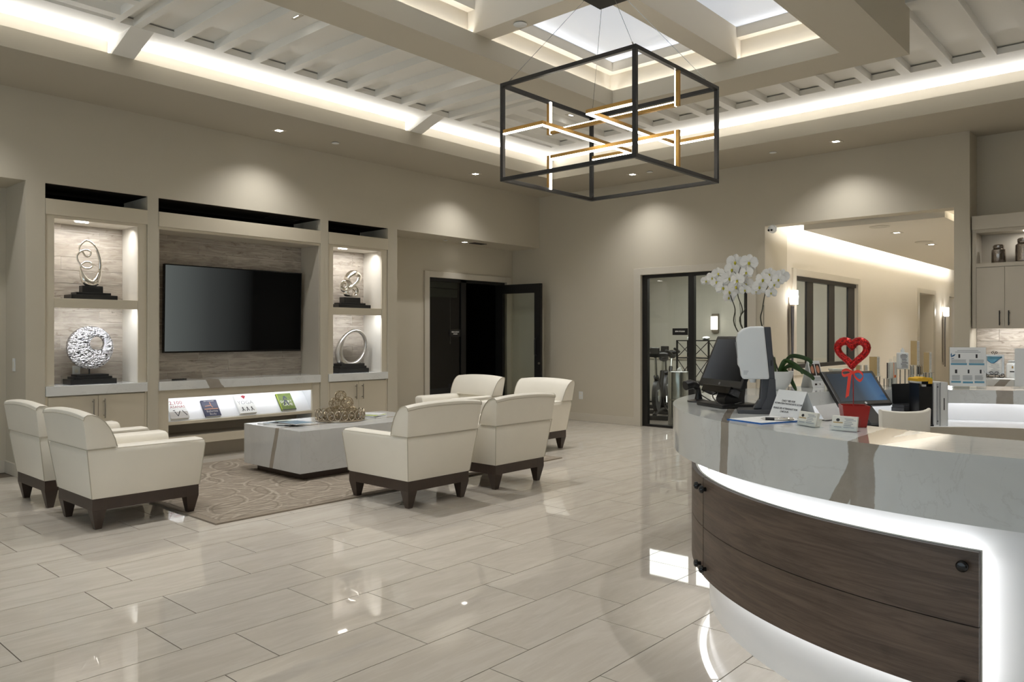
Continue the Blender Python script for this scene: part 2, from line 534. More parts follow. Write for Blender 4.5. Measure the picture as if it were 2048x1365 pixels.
class MB:
    """collects shapes; build() links them as ONE mesh object whose origin is its base centre"""

    def __init__(s):
        s.v, s.f, s.uv, s.mi = [], [], {}, []

    def add(s, vs, fs, uv=None, mi=0):
        o = len(s.v)
        s.v += [tuple(p) for p in vs]
        if uv:
            for i, t in enumerate(uv):
                s.uv[o + i] = t
        for f in fs:
            s.f.append(tuple(i + o for i in f))
            s.mi.append(mi)
        return s

    def box(s, x0, x1, y0, y1, z0, z1, mi=0):
        return s.add([(x0, y0, z0), (x1, y0, z0), (x1, y1, z0), (x0, y1, z0), (x0, y0, z1), (x1, y0, z1), (x1, y1, z1), (x0, y1, z1)],
                     [(0, 3, 2, 1), (4, 5, 6, 7), (0, 1, 5, 4), (1, 2, 6, 5), (2, 3, 7, 6), (3, 0, 4, 7)], mi=mi)

    def obox(s, c, ex, ey, ez, mi=0):
        """oriented box: centre and three half-edge vectors"""
        c, ex, ey, ez = Vector(c), Vector(ex), Vector(ey), Vector(ez)
        vs = [c + a * ex + b * ey + d * ez for d in (-1, 1) for b in (-1, 1) for a in (-1, 1)]
        return s.add(vs, [(0, 2, 3, 1), (4, 5, 7, 6), (0, 1, 5, 4), (1, 3, 7, 5), (3, 2, 6, 7), (2, 0, 4, 6)], mi=mi)

    def hexa(s, lo, hi, mi=0):
        """frustum between two 4-point rings"""
        return s.add(list(lo) + list(hi), [(0, 3, 2, 1), (4, 5, 6, 7), (0, 1, 5, 4), (1, 2, 6, 5), (2, 3, 7, 6), (3, 0, 4, 7)], mi=mi)

    def loft(s, rings, closed=True, cap=True, mi=0):
        n = len(rings[0])
        vs = [p for r in rings for p in r]
        fs = []
        for i in range(len(rings) - 1):
            for j in range(n if closed else n - 1):
                k = (j + 1) % n
                fs.append((i * n + j, i * n + k, (i + 1) * n + k, (i + 1) * n + j))
        if cap:
            fs.append(tuple(reversed(range(n))))
            fs.append(tuple((len(rings) - 1) * n + j for j in range(n)))
        return s.add(vs, fs, mi=mi)

    def cyl(s, c, r, h, axis='z', n=20, r2=None, mi=0):
        r2 = r if r2 is None else r2
        a = {'x': Vector((1, 0, 0)), 'y': Vector((0, 1, 0)), 'z': Vector((0, 0, 1))}.get(axis) if isinstance(axis, str) else Vector(axis).normalized()
        u = a.orthogonal().normalized()
        w2 = a.cross(u)
        c = Vector(c)
        rings = []
        for rr, t in ((r, 0), (r2, h)):
            rings.append([c + a * t + (u * math.cos(2 * PI * i / n) + w2 * math.sin(2 * PI * i / n)) * rr for i in range(n)])
        return s.loft(rings, mi=mi)

    def tube(s, pts, r, n=8, closed=False, mi=0):
        pts = [Vector(p) for p in pts]
        rs = r if isinstance(r, (list, tuple)) else [r] * len(pts)
        m = len(pts)
        rings = []
        prev = None
        for i in range(m):
            if closed:
                t = pts[(i + 1) % m] - pts[i - 1]
            else:
                t = pts[min(i + 1, m - 1)] - pts[max(i - 1, 0)]
            t.normalize()
            if prev is None:
                u = t.orthogonal().normalized()
            else:
                u = (prev - t * prev.dot(t))
                u = u.normalized() if u.length > 1e-6 else t.orthogonal().normalized()
            prev = u
            b = t.cross(u)
            rings.append([pts[i] + (u * math.cos(2 * PI * j / n) + b * math.sin(2 * PI * j / n)) * rs[i] for j in range(n)])
        if closed:
            rings.append(rings[0])
            # match the seam: rotate the copied ring to the nearest start vertex
            a = rings[-2][0]
            k = min(range(n), key=lambda q: (rings[0][q] - a).length)
            rings[-1] = rings[0][k:] + rings[0][:k]
            return s.loft(rings, cap=False, mi=mi)
        return s.loft(rings, mi=mi)

    def lathe(s, prof, c=(0, 0, 0), n=24, mi=0):
        c = Vector(c)
        rings = [[c + Vector((r * math.cos(2 * PI * i / n), r * math.sin(2 * PI * i / n), z)) for i in range(n)] for r, z in prof]
        return s.loft(rings, mi=mi)

    def sphere(s, c, r, nu=16, nv=10, sc=(1, 1, 1), mi=0):
        c = Vector(c)
        vs = [c + Vector((0, 0, -r * sc[2]))]
        for j in range(1, nv):
            t = -PI / 2 + PI * j / nv
            for i in range(nu):
                a = 2 * PI * i / nu
                vs.append(c + Vector((r * sc[0] * math.cos(t) * math.cos(a), r * sc[1] * math.cos(t) * math.sin(a), r * sc[2] * math.sin(t))))
        vs.append(c + Vector((0, 0, r * sc[2])))
        fs = []
        for i in range(nu):
            k = (i + 1) % nu
            fs.append((0, 1 + k, 1 + i))
            for j in range(nv - 2):
                fs.append((1 + j * nu + i, 1 + j * nu + k, 1 + (j + 1) * nu + k, 1 + (j + 1) * nu + i))
            fs.append((1 + (nv - 2) * nu + i, 1 + (nv - 2) * nu + k, len(vs) - 1))
        return s.add(vs, fs, mi=mi)

    def prism(s, poly, fn, d0, d1, mi=0):
        """poly: 2-D points; fn(a, b, d) -> 3-D point; extruded from d0 to d1"""
        n = len(poly)
        vs = [fn(a, b, d0) for a, b in poly] + [fn(a, b, d1) for a, b in poly]
        fs = [tuple(range(n - 1, -1, -1)), tuple(range(n, 2 * n))]
        for i in range(n):
            k = (i + 1) % n
            fs.append((i, k, n + k, n + i))
        return s.add(vs, fs, mi=mi)

    def arc(s, cx, cy, r0, r1, z0, z1, a0, a1, n=48, mi=0):
        vs, uv = [], []
        for i in range(n + 1):
            a = R(a0 + (a1 - a0) * i / n)
            for r, z in ((r0, z0), (r1, z0), (r1, z1), (r0, z1)):
                vs.append((cx + r * math.cos(a), cy + r * math.sin(a), z))
                uv.append((a * r1, z))
        fs = []
        for i in range(n):
            for j in range(4):
                k = (j + 1) % 4
                fs.append((i * 4 + j, (i + 1) * 4 + j, (i + 1) * 4 + k, i * 4 + k))
        fs.append((0, 1, 2, 3))
        fs.append((n * 4 + 3, n * 4 + 2, n * 4 + 1, n * 4))
        return s.add(vs, fs, uv, mi=mi)

    def quad(s, a, b, c, d, uv=True, mi=0):
        return s.add([a, b, c, d], [(0, 1, 2, 3)], [(0, 0), (1, 0), (1, 1), (0, 1)] if uv else None, mi=mi)

    def build(s, name, mat, parent=None, smooth=False, bevel=0.0, seg=2, ang=35):
        xs = [p[0] for p in s.v]
        ys = [p[1] for p in s.v]
        zs = [p[2] for p in s.v]
        o = Vector(((min(xs) + max(xs)) / 2, (min(ys) + max(ys)) / 2, min(zs)))
        me = bpy.data.meshes.new(name)
        me.from_pydata([(p[0] - o.x, p[1] - o.y, p[2] - o.z) for p in s.v], [], s.f)
        mats = mat if isinstance(mat, (list, tuple)) else [mat]
        for m_ in mats:
            me.materials.append(M[m_] if isinstance(m_, str) else m_)
        if len(mats) > 1:
            me.polygons.foreach_set('material_index', s.mi)
        if s.uv:
            ul = me.uv_layers.new(name='UVMap')
            for l in me.loops:
                ul.data[l.index].uv = s.uv.get(l.vertex_index, (0, 0))
        bm = bmesh.new()
        bm.from_mesh(me)
        bmesh.ops.recalc_face_normals(bm, faces=bm.faces)
        if bevel:
            es = [e for e in bm.edges if len(e.link_faces) == 2 and e.calc_face_angle(0) > R(ang)]
            bmesh.ops.bevel(bm, geom=es, offset=bevel, segments=seg, profile=.6, affect='EDGES', clamp_overlap=True)
        bm.to_mesh(me)
        bm.free()
        if smooth:
            me.polygons.foreach_set('use_smooth', [True] * len(me.polygons))
            if smooth != 'all':
                try:
                    me.set_sharp_from_angle(angle=R(38))
                except Exception:
                    pass
        ob = bpy.data.objects.new(name, me)
        COL.objects.link(ob)
        ORG[ob.name] = o
        if parent is not None:
            ob.parent = parent
            ob.location = o - ORG[parent.name]
        else:
            ob.location = o
        return ob


def tag(o, label=None, cat=None, group=None, kind=None):
    if label:
        o['label'] = label
    if cat:
        o['category'] = cat
    if group:
        o['group'] = group
    if kind:
        o['kind'] = kind
    return o


def thing(name, label, cat, loc=(0, 0, 0), group=None):
    o = bpy.data.objects.new(name, None)
    COL.objects.link(o)
    o.empty_display_size = .05
    o.location = loc
    ORG[o.name] = Vector(loc)
    return tag(o, label, cat, group)


def struct(name, loc=(0, 0, 0)):
    o = bpy.data.objects.new(name, None)
    COL.objects.link(o)
    o.location = loc
    ORG[o.name] = Vector(loc)
    o['kind'] = 'structure'
    return o


def copy_tree(o, loc, rz, label=None, parent=None):
    c = o.copy()
    COL.objects.link(c)
    if parent is None:
        c.location = loc
        c.rotation_euler = (0, 0, rz)
        if label:
            c['label'] = label
    else:
        c.parent = parent
    for ch in o.children:
        copy_tree(ch, None, None, None, c)
    return c


def bx(name, x0, x1, y0, y1, z0, z1, mat, parent=None, bevel=0.0, smooth=False):
    return MB().box(x0, x1, y0, y1, z0, z1).build(name, mat, parent, bevel=bevel, smooth=smooth)


def text(s, size, mat, parent, at, right, up, name='lettering', bold=0.0, ls=1.0, align='CENTER', squash=1.0):
    """flat lettering laid on a surface: at = anchor point, right/up = directions along the surface"""
    cu = bpy.data.curves.new(name, 'FONT')
    cu.body = s
    cu.size = size
    cu.align_x = align
    cu.align_y = 'CENTER'
    cu.offset = bold
    cu.space_character = ls
    cu.resolution_u = 2
    t = bpy.data.objects.new(name, cu)
    me = bpy.data.meshes.new_from_object(t)
    bpy.data.objects.remove(t)
    bpy.data.curves.remove(cu)
    r, u = Vector(right).normalized() * squash, Vector(up).normalized()
    vs = [Vector(at) + r * v.co.x + u * v.co.y for v in me.vertices]
    fs = [tuple(p.vertices) for p in me.polygons]
    bpy.data.meshes.remove(me)
    b = MB()
    b.add(vs, fs)
    return b.build(name, mat, parent)


def smoothpath(pts, n=8, closed=False):
    """Catmull-Rom through the points"""
    P = [Vector(p) for p in pts]
    out = []
    m = len(P)
    for i in range(m if closed else m - 1):
        p0 = P[i - 1] if (closed or i > 0) else P[0]
        p1, p2 = P[i], P[(i + 1) % m]
        p3 = P[(i + 2) % m] if (closed or i + 2 < m) else P[-1]
        for k in range(n):
            t = k / n
            out.append(.5 * ((2 * p1) + (p2 - p0) * t + (2 * p0 - 5 * p1 + 4 * p2 - p3) * t * t + (3 * p1 - p0 - 3 * p2 + p3) * t ** 3))
    if not closed:
        out.append(P[-1])
    return out


# ------------------------------------------------------------------ floor
TW, TL = 0.353, 0.7055
floor = MB().box(-3.2, 20.2, -4.2, 11.2, -.12, -.0025).build('floor', 'grout')
floor['kind'] = 'structure'
cells = []
for k in range(-17, 23):
    y0 = 1.680 + TW * k
    off = .030 if k % 2 == 0 else .262
    for j in range(-6, 29):
        x0 = off + TL * j
        x1, y1 = x0 + TL, y0 + TW
        if x1 < -3 or x0 > 19.5 or y0 < -4 or y1 > 8.35:
            continue
        if x0 > 9.4 and (y0 > 4.1 or y1 < 1.9):
            continue
        cells.append((x0, y0))


def screen(p):
    ax, ay = .6659, .7460
    r_, f_ = p[0] * ax - p[1] * ay, p[0] * ay + p[1] * ax
    if f_ < .3:
        return None
    return 1024 + 1536.75 * r_ / f_, 672.25 + 1536.75 * 1.28 / f_


def vis(c):
    s = screen((c[0] + TL / 2, c[1] + TW / 2))
    if s is None or not (-140 < s[0] < 2150 and s[1] < 1480):
        return -1
    q = (c[0] + TL / 2 - 4.214, c[1] + TW / 2 - .395)
    if math.hypot(*q) < 1.35 or (q[0] > 0 and q[1] < .9):
        return -1
    if 2.8 < c[0] < 5.5 and 5.3 < c[1] < 6.9:
        return -1
    return s[1]


cells.sort(key=vis, reverse=True)
GP = .0022
tm = None
for x0, y0 in cells[:300]:
    if tm is None:
        tl = bx('tile', x0 + GP, x0 + TL - GP, y0 + GP, y0 + TW - GP, -.011, 0, 'tile', floor)
        tm = tl
    else:
        tl = bpy.data.objects.new('tile', tm.data)
        COL.objects.link(tl)
        tl.parent = floor
        tl.location = Vector((x0 + TL / 2, y0 + TW / 2, -.011)) - ORG[floor.name]
b = MB()
for x0, y0 in cells[300:]:
    b.box(x0 + GP, x0 + TL - GP, y0 + GP, y0 + TW - GP, -.011, 0)
b.build('tile_field', 'tile', floor)['kind'] = 'stuff'

# ------------------------------------------------------------------ ceiling
ceiling = struct('ceiling', (4.35, 3.0, ZC))
T = .06


def rect_ring(b, o, i, z0, z1):
    (a0, a1, c0, c1), (p0, p1, q0, q1) = o, i
    b.box(a0, a1, q1, c1, z0, z1).box(a0, a1, c0, q0, z0, z1).box(a0, p0, q0, q1, z0, z1).box(p1, a1, q0, q1, z0, z1)
    return b


rect_ring(MB(), (-3, 9.8, -4, 8.45), (LX0 - .029, LX1 + .029, LY0 - .029, LY1 + .029), ZC, ZC + .04).build('soffit', 'soffit', ceiling)
rect_ring(MB(), (LX0 - .03, LX1 + .03, LY0 - .03, LY1 + .03), (LX0, LX1, LY0, LY1), ZC - .0005, 3.62).build('fascia', 'soffit', ceiling)
rect_ring(MB(), (LX0 - .12, LX1 + .12, LY0 - .12, LY1 + .12), (LX0 - .085, LX1 + .085, LY0 - .085, LY1 + .085), ZC + .04, 3.75).build('cove_back', 'ceil', ceiling)
rect_ring(MB(), (LX0 - .12, LX1 + .12, LY0 - .12, LY1 + .12), (RX0, RX1, RY0, RY1), 3.745, 3.80).build('cove_border', 'ceilw', ceiling)
bx('upper_deck', RX0 - .05, RX1 + .05, BY1 - .3, RY1 + .05, 3.815, 3.86, 'ceilw', ceiling)
bx('upper_deck', RX0 - .05, RX1 + .05, RY0 - .05, BY0 + .3, 3.815, 3.86, 'ceilw', ceiling)
bx('upper_deck', RX0 - .05, BX0 + .3, BY0 + .3, BY1 - .3, 3.815, 3.86, 'ceilw', ceiling)
bx('upper_deck', BX1 - .3, RX1 + .05, BY0 + .3, BY1 - .3, 3.815, 3.86, 'ceilw', ceiling)
# ribs: the media-wall strip and the near strip run in Y, the two end strips run in X


def rib(x0, x1, y0, y1):
    bx('rib', x0, x1, y0, y1, 3.745, 3.816, 'ceilw', ceiling)


for (ya, yb) in ((BY1, RY1), (RY0, BY0)):
    rib(2.40, 2.451, ya, yb)
    rib(2.555, 2.615, ya, yb)
    for k in range(10):
        rib(2.881 + .347 * k, 2.963 + .347 * k, ya, yb)
    rib(6.186, 6.365, ya, yb)
for (xa, xb) in ((6.365, RX1), (RX0, 2.40)):
    k = -7
    while True:
        y0 = 2.008 + .347 * k
        k += 1
        if y0 > RY1:
            break
        if y0 + .08 > RY0:
            rib(xa, xb, max(y0, RY0), min(y0 + .085, RY1))
# sloping brackets across the media-wall cove
for x0 in (2.54, 5.77):
    MB().prism([(LY1, 3.62), (6.325, 3.746), (LY1 + .09, 3.746), (LY1 + .09, 3.62)], lambda a, c, d: (d, a, c), x0, x0 + .18).build('bracket', 'ceilw', ceiling)

# hanging beam round the skylight
b = MB()
rect_ring(b, (BX0, BX1, BY0, BY1), (IX0 - .024, IX1 + .024, IY0 - .024, IY1 + .024), 3.40, 3.43)
rect_ring(b, (BX0, BX1, BY0, BY1), (BX0 + .03, BX1 - .03, BY0 + .03, BY1 - .03), 3.4301, 3.85)
b.build('skylight_beam', 'wall', ceiling)
rect_ring(MB(), (IX0 - .025, IX1 + .025, IY0 - .025, IY1 + .025), (IX0, IX1, IY0, IY1), 3.3995, 3.55).build('beam_lip', 'wall', ceiling)
rect_ring(MB(), (IX0 - .12, IX1 + .12, IY0 - .12, IY1 + .12), (IX0 - .08, IX1 + .08, IY0 - .08, IY1 + .08), 3.43, 3.73).build('beam_cove_back', 'ceil', ceiling)
rect_ring(MB(), (IX0 - .12, IX1 + .12, IY0 - .12, IY1 + .12), (IX0 - .005, IX1 + .005, IY0 - .005, IY1 + .005), 3.727, 3.83).build('coffer_frame', 'ceil', ceiling)
bx('cross_beam', 4.109, 4.284, IY0 - .078, IY1 + .078, 3.55, 3.83, 'ceil', ceiling)
bx('cross_beam', IX0 - .078, 4.108, 2.821, 2.998, 3.551, 3.83, 'ceil', ceiling)
bx('cross_beam', 4.285, IX1 + .078, 2.821, 2.998, 3.551, 3.83, 'ceil', ceiling)
for (xa, xb) in ((IX0, 4.109), (4.284, IX1)):
    for (ya, yb) in ((IY0, 2.821), (2.998, IY1)):
        bx('skylight_pane', xa, xb, ya, yb, 3.812, 3.822, 'skylight', ceiling)
# roof above the decks keeps the hidden void dark
bx('roof_deck', -3, 9.8, -4, 8.45, 3.9, 4.0, 'wall', ceiling)
# corridor: floating panel below an upper deck
bx('corridor_deck', XB + .18, 20, 1.9, 4.25, 2.82, 2.9, 'hall', ceiling)
bx('corridor_panel', 9.575, 19.2, 2.10, 3.668, 2.60, 2.68, 'hall', ceiling)
bx('studio_deck', XB + .12, 13.6, 4.22, 8.6, 2.75, 2.82, 'studio', ceiling)

# ------------------------------------------------------------------ walls
wl = struct('wall_left', (4, YW, 0))
bx('bulkhead', -3, XB, YT, YW + .12, ZB, ZC + .02, 'wall', wl)
bx('wall_panel', -3, 2.37, YW, YW + .12, 0, ZB, 'wall', wl)
bx('wall_panel', 6.29, 7.51, YW, YW + .12, 0, ZB, 'wall', wl)
bx('wall_panel', 7.51, 9.175, YW, YW + .12, 2.135, ZB, 'wall', wl)
bx('wall_panel', 9.175, XB + .12, YW, YW + .12, 0, ZB, 'wall', wl)
bx('wall_panel', 2.37, 6.29, 8.1535, 8.2, 0, 2.53, 'grout2', wl)
bx('wall_panel', 2.37, 6.29, YW, YW + .12, 2.3, ZB, 'darkroom', wl)  # back of the gap above the cabinets, coloured dark for its shade
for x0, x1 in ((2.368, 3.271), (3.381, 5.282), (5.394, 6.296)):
    bx('gap_shade_panel', x0, x1, YT + .02, YW - .001, ZB - .006, ZB - .0005, 'void', wl)  # dark sheets added under the bulkhead, the gap's shade painted on
for x0, x1 in ((2.212, 2.367), (3.272, 3.380), (5.283, 5.393), (6.297, 6.452)):
    bx('pilaster', x0, x1, YT, YW, 0, ZB, 'wall', wl)
# wood-look planks behind the niches: 1.02 x 0.128 m, third bond
PH, PL = .128, 1.021
for x0, x1 in ((2.440, 3.190), (3.383, 5.280), (5.455, 6.208)):
    for k in range(13):
        z0 = .765 + PH * k
        j0 = (3.64, 4.325, 3.985)[k % 3] - 3 * PL
        while j0 < x1:
            a, c = max(j0, x0), min(j0 + PL, x1)
            if c - a > .02:
                bx('plank', a + .0022, c - .0022, 8.15, 8.171, z0 + .0022, min(z0 + PH - .0022, 2.42), 'plank', wl)
            j0 += PL

wb = struct('wall_back', (XB, 3, 0))
bx('wall_panel', XB, XB + .12, 5.886, YW, 0, ZC, 'wall', wb)
bx('wall_panel', XB, XB + .12, 4.296, 5.886, 2.14, ZC, 'wall', wb)
bx('wall_panel', XB, XB + .12, 4.07, 4.296, 0, ZC, 'wall', wb)
bx('wall_panel', XB, XB + .22, 1.96, 4.07, 2.665, ZC, 'wall', wb)
bx('wall_panel', XB, XB + .72, 1.812, 1.96, 0, ZC, 'wall', wb)
bx('jamb_panel', XB + .12, 10.04, 4.07, 4.21, 0, 2.82, 'wall', wb)
bx('recess_panel', 9.69, 9.8, -4, 1.812, 0, ZC, 'wall', wb)
# corridor beyond the opening
wc = struct('wall_corridor', (14, 4.15, 0))
bx('wall_panel', 10.04, 10.385, 4.10, 4.22, 0, 2.82, 'hall', wc)
bx('wall_panel', 10.385, 12.93, 4.10, 4.22, 0, .83, 'hall', wc)
bx('wall_panel', 10.385, 12.93, 4.10, 4.22, 2.105, 2.82, 'hall', wc)
bx('wall_panel', 12.93, 16.6, 4.10, 4.22, 0, 2.82, 'hall', wc)
bx('wall_panel', 16.6, 17.75, 4.10, 4.22, 2.13, 2.82, 'hall', wc)
bx('niche_panel', 16.6, 17.75, 4.9, 5.0, 0, 2.2, 'hall', wc)
bx('niche_panel', 17.75, 17.85, 4.22, 5.0, 0, 2.2, 'hall', wc)
bx('niche_panel', 16.5, 16.6, 4.22, 5.0, 0, 2.2, 'hall', wc)
bx('niche_panel', 16.5, 17.85, 4.22, 5.0, 2.13, 2.2, 'hall', wc)
bx('wall_panel', 17.75, 19.1, 4.10, 4.22, 0, 2.82, 'hall', wc)
bx('wall_panel', 19.1, 20.1, 4.10, 4.22, 2.15, 2.82, 'hall', wc)
bx('door_panel', 19.1, 20.0, 4.16, 4.22, 0, 2.15, 'lam', wc)
bx('wall_panel', 20.0, 20.1, 1.8, 4.1, 0, 2.82, 'hall', wc)
bx('wall_panel', 10.06, 20.0, 1.8, 1.92, 0, 2.82, 'hall', wc)
# studio behind the storefront
ws = struct('wall_studio', (11.5, 6.4, 0))
bx('wall_panel', 13.5, 13.6, 4.22, 8.6, 0, 2.75, 'studio', ws)
bx('wall_panel', XB + .12, 13.5, 8.5, 8.6, 0, 2.75, 'studio', ws)
bx('floor_panel', XB + .02, 13.5, 4.24, 8.5, .0005, .004, 'studiofloor', ws)
bx('chair_rail', 13.47, 13.5, 4.24, 8.5, .82, .9, 'lam2', ws)
# dark room behind the open door
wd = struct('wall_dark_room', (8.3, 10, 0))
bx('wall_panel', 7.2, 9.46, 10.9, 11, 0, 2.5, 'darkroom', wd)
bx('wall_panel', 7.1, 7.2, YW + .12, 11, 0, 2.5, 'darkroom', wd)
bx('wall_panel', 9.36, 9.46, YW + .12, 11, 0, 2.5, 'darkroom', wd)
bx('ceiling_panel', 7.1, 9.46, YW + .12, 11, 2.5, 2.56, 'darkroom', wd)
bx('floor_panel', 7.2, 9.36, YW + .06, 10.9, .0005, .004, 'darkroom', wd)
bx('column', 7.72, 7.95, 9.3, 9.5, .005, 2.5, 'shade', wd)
# unseen sides of the room
wr = struct('wall_right', (3, -4, 0))
bx('wall_panel', -3, 9.8, -4.1, -4, 0, ZC, 'wall', wr)
wf = struct('wall_front', (-3, 2, 0))
bx('wall_panel', -3.1, -3, -4, -2.2, 0, ZC, 'wall', wf)
bx('wall_panel', -3.1, -3, 6.2, 8.45, 0, ZC, 'wall', wf)
bx('wall_panel', -3.1, -3, -2.2, 6.2, 0, .15, 'wall', wf)
bx('wall_panel', -3.1, -3, -2.2, 6.2, 2.9, ZC, 'wall', wf)
w2 = struct('added_fill_window', (-3.05, 2, .15))  # unseen window added behind the camera to let sky in as fill light
for k in range(6):
    yy = -2.2 + 8.4 * k / 5
    bx('mullion', -3.09, -3.02, max(-2.2, yy - .04), min(6.2, yy + .04), .15, 2.9, 'blackmetal', w2)
bx('frame_rail', -3.085, -3.025, -2.16, 6.16, .15, .22, 'blackmetal', w2)
bx('frame_rail', -3.085, -3.025, -2.16, 6.16, 2.83, 2.9, 'blackmetal', w2)
for k in range(5):
    bx('pane', -3.06, -3.052, -2.16 + 1.68 * k, -.56 + 1.68 * k, .22, 2.83, 'glass', w2)

# baseboards and casings
for nm, bxs in (('baseboard_left', ((-3, 2.212, YW - .016, YW),)), ('baseboard_recess', ((6.452, 7.415, YW - .016, YW), (9.29, XB - .0165, YW - .016, YW))),
                ('baseboard_pilaster', ((2.196, 2.212, YT, YW - .0165), (6.452, 6.468, YT, YW - .0165)))):
    b = MB()
    for q in bxs:
        b.box(*q, 0, .115)
    b.build(nm, 'trim', bevel=.004)['kind'] = 'structure'
b = MB().box(XB - .016, XB, 6.0, YW, 0, .115)
b.build('baseboard_back', 'trim', bevel=.004)['kind'] = 'structure'
# storefront casing
t1 = struct('trim_1', (XB, 5.1, 0))
bx('casing', XB - .02, XB, 5.886, 6.0, 0, 2.235, 'trim', t1, .004)
bx('casing', XB - .02, XB, 4.18, 4.296, 0, 2.235, 'trim', t1, .004)
bx('casing', XB - .02, XB, 4.296, 5.886, 2.14, 2.235, 'trim', t1, .004)
t2 = struct('trim_2', (8.35, YW, 0))
bx('casing', 7.415, 7.51, YW - .03, YW, 0, 2.222, 'trim', t2, .004)
bx('casing', 9.175, 9.275, YW - .03, YW, 0, 2.222, 'trim', t2, .004)
bx('casing', 7.51, 9.175, YW - .03, YW, 2.135, 2.222, 'trim', t2, .004)
t3 = struct('trim_3', (11.6, 4.1, .74))
bx('casing', 10.27, 10.385, 4.075, 4.10, .74, 2.2, 'trim', t3, .004)
bx('casing', 12.93, 13.04, 4.075, 4.10, .74, 2.2, 'trim', t3, .004)
bx('casing', 10.385, 12.93, 4.075, 4.10, 2.105, 2.2, 'trim', t3, .004)
bx('casing', 10.385, 12.93, 4.075, 4.10, .74, .83, 'trim', t3, .004)
# white panelled trim on the corridor wall by the first sconce
t4 = struct('trim_4', (18.2, 4.1, 0))
bx('casing', 16.5, 16.6, 4.08, 4.10, 0, 2.22, 'trim', t4)
bx('casing', 17.75, 17.85, 4.08, 4.10, 0, 2.22, 'trim', t4)
bx('casing', 16.6, 17.75, 4.08, 4.10, 2.13, 2.22, 'trim', t4)

# ------------------------------------------------------------------ doors and windows
# storefront of the exercise studio
d1 = struct('door_1', (XB + .06, 5.1, 0))
F0, F1 = XB + .03, XB + .09
bx('frame_post', F0, F1, 5.80, 5.886, 0, 2.14, 'blackmetal', d1)
bx('frame_post', F0, F1, 5.074, 5.16, 0, 2.095, 'blackmetal', d1)
bx('frame_post', F0, F1, 4.296, 4.36, 0, 2.14, 'blackmetal', d1)
bx('frame_head', F0, F1, 4.36, 5.80, 2.095, 2.14, 'blackmetal', d1)
bx('frame_sill', F0, F1, 5.16, 5.80, 0, .035, 'blackmetal', d1)
bx('frame_sill', F0, F1, 4.36, 5.074, 0, .035, 'blackmetal', d1)
bx('pane', XB + .055, XB + .063, 5.16, 5.80, .035, 2.095, 'glass', d1)
bx('pane', XB + .055, XB + .063, 4.36, 5.074, .035, 2.095, 'glass', d1)
sg = thing('door_sign', 'small black plaque reading BPM STUDIO on the glass of the exercise room', 'sign', (XB + .05, 5.294, 1.29))
bx('plaque', XB + .045, XB + .0545, 5.178, 5.41, 1.291, 1.384, 'black', sg)
text('BPM STUDIO', .026, 'signwhite', sg, (XB + .0442, 5.294, 1.34), (0, -1, 0), (0, 0, 1), bold=.0008)

# doorway in the recess: sidelight, mullion and dark opening
d2 = struct('door_2', (8.34, YW + .05, 0))
G0, G1 = YW + .02, YW + .08
bx('frame_post', 7.51, 7.535, G0, G1, 0, 2.135, 'blackmetal', d2)
bx('frame_post', 8.193, 8.298, G0, G1, 0, 2.135, 'blackmetal', d2)
bx('frame_post', 9.02, 9.175, G0, G1, 0, 2.135, 'blackmetal', d2)
bx('frame_head', 7.535, 9.02, G0, G1, 2.09, 2.135, 'blackmetal', d2)
bx('frame_sill', 7.535, 8.193, G0, G1, 0, .5, 'blackmetal', d2)
bx('pane', 7.535, 8.193, YW + .04, YW + .048, .5, 2.09, 'smoke', d2)
sh = thing('window_shade', 'pale grey roman shade rolled up behind the sidelight of the dark doorway', 'window shade', (7.86, YW + .11, 1.85))
bx('fold', 7.54, 8.18, YW + .085, YW + .13, 2.0, 2.085, 'shade', sh, .01)
bx('fold', 7.54, 8.18, YW + .085, YW + .14, 1.86, 1.985, 'shade', sh, .012)
MB().tube([(8.06, YW + .12, 1.9), (8.06, YW + .12, 1.2)], .004, 6).build('cord', 'trim', sh)
MB().cyl((8.06, YW + .12, 1.16), .008, .04, n=8).build('cord_pull', 'trim', sh)
sg = thing('door_sign', 'small black plaque reading MIND & BODY STUDIO on the sidelight glass', 'sign', (8.08, YW + .03, 1.28))
bx('plaque', 7.965, 8.192, YW + .03, YW + .0395, 1.27, 1.375, 'black', sg)
text('MIND & BODY', .024, 'signwhite', sg, (8.08, YW + .0292, 1.338), (1, 0, 0), (0, 0, 1), bold=.0006)
text('STUDIO', .024, 'signwhite', sg, (8.08, YW + .0292, 1.308), (1, 0, 0), (0, 0, 1), bold=.0006)
for i, x in enumerate((8.66, 8.93, 9.2)):
    sp_ = thing('light_switch', ('leftmost', 'middle', 'rightmost')[i] + ' of three pale switch plates inside the dark room', 'switch', (x, 10.89, 1.1), 'switch plates in the dark room')
    bx('plate', x - .045, x + .045, 10.885, 10.899, 1.1, 1.25, 'white', sp_, .002)
    bx('toggle', x - .012, x + .012, 10.875, 10.885, 1.15, 1.2, 'grey', sp_)
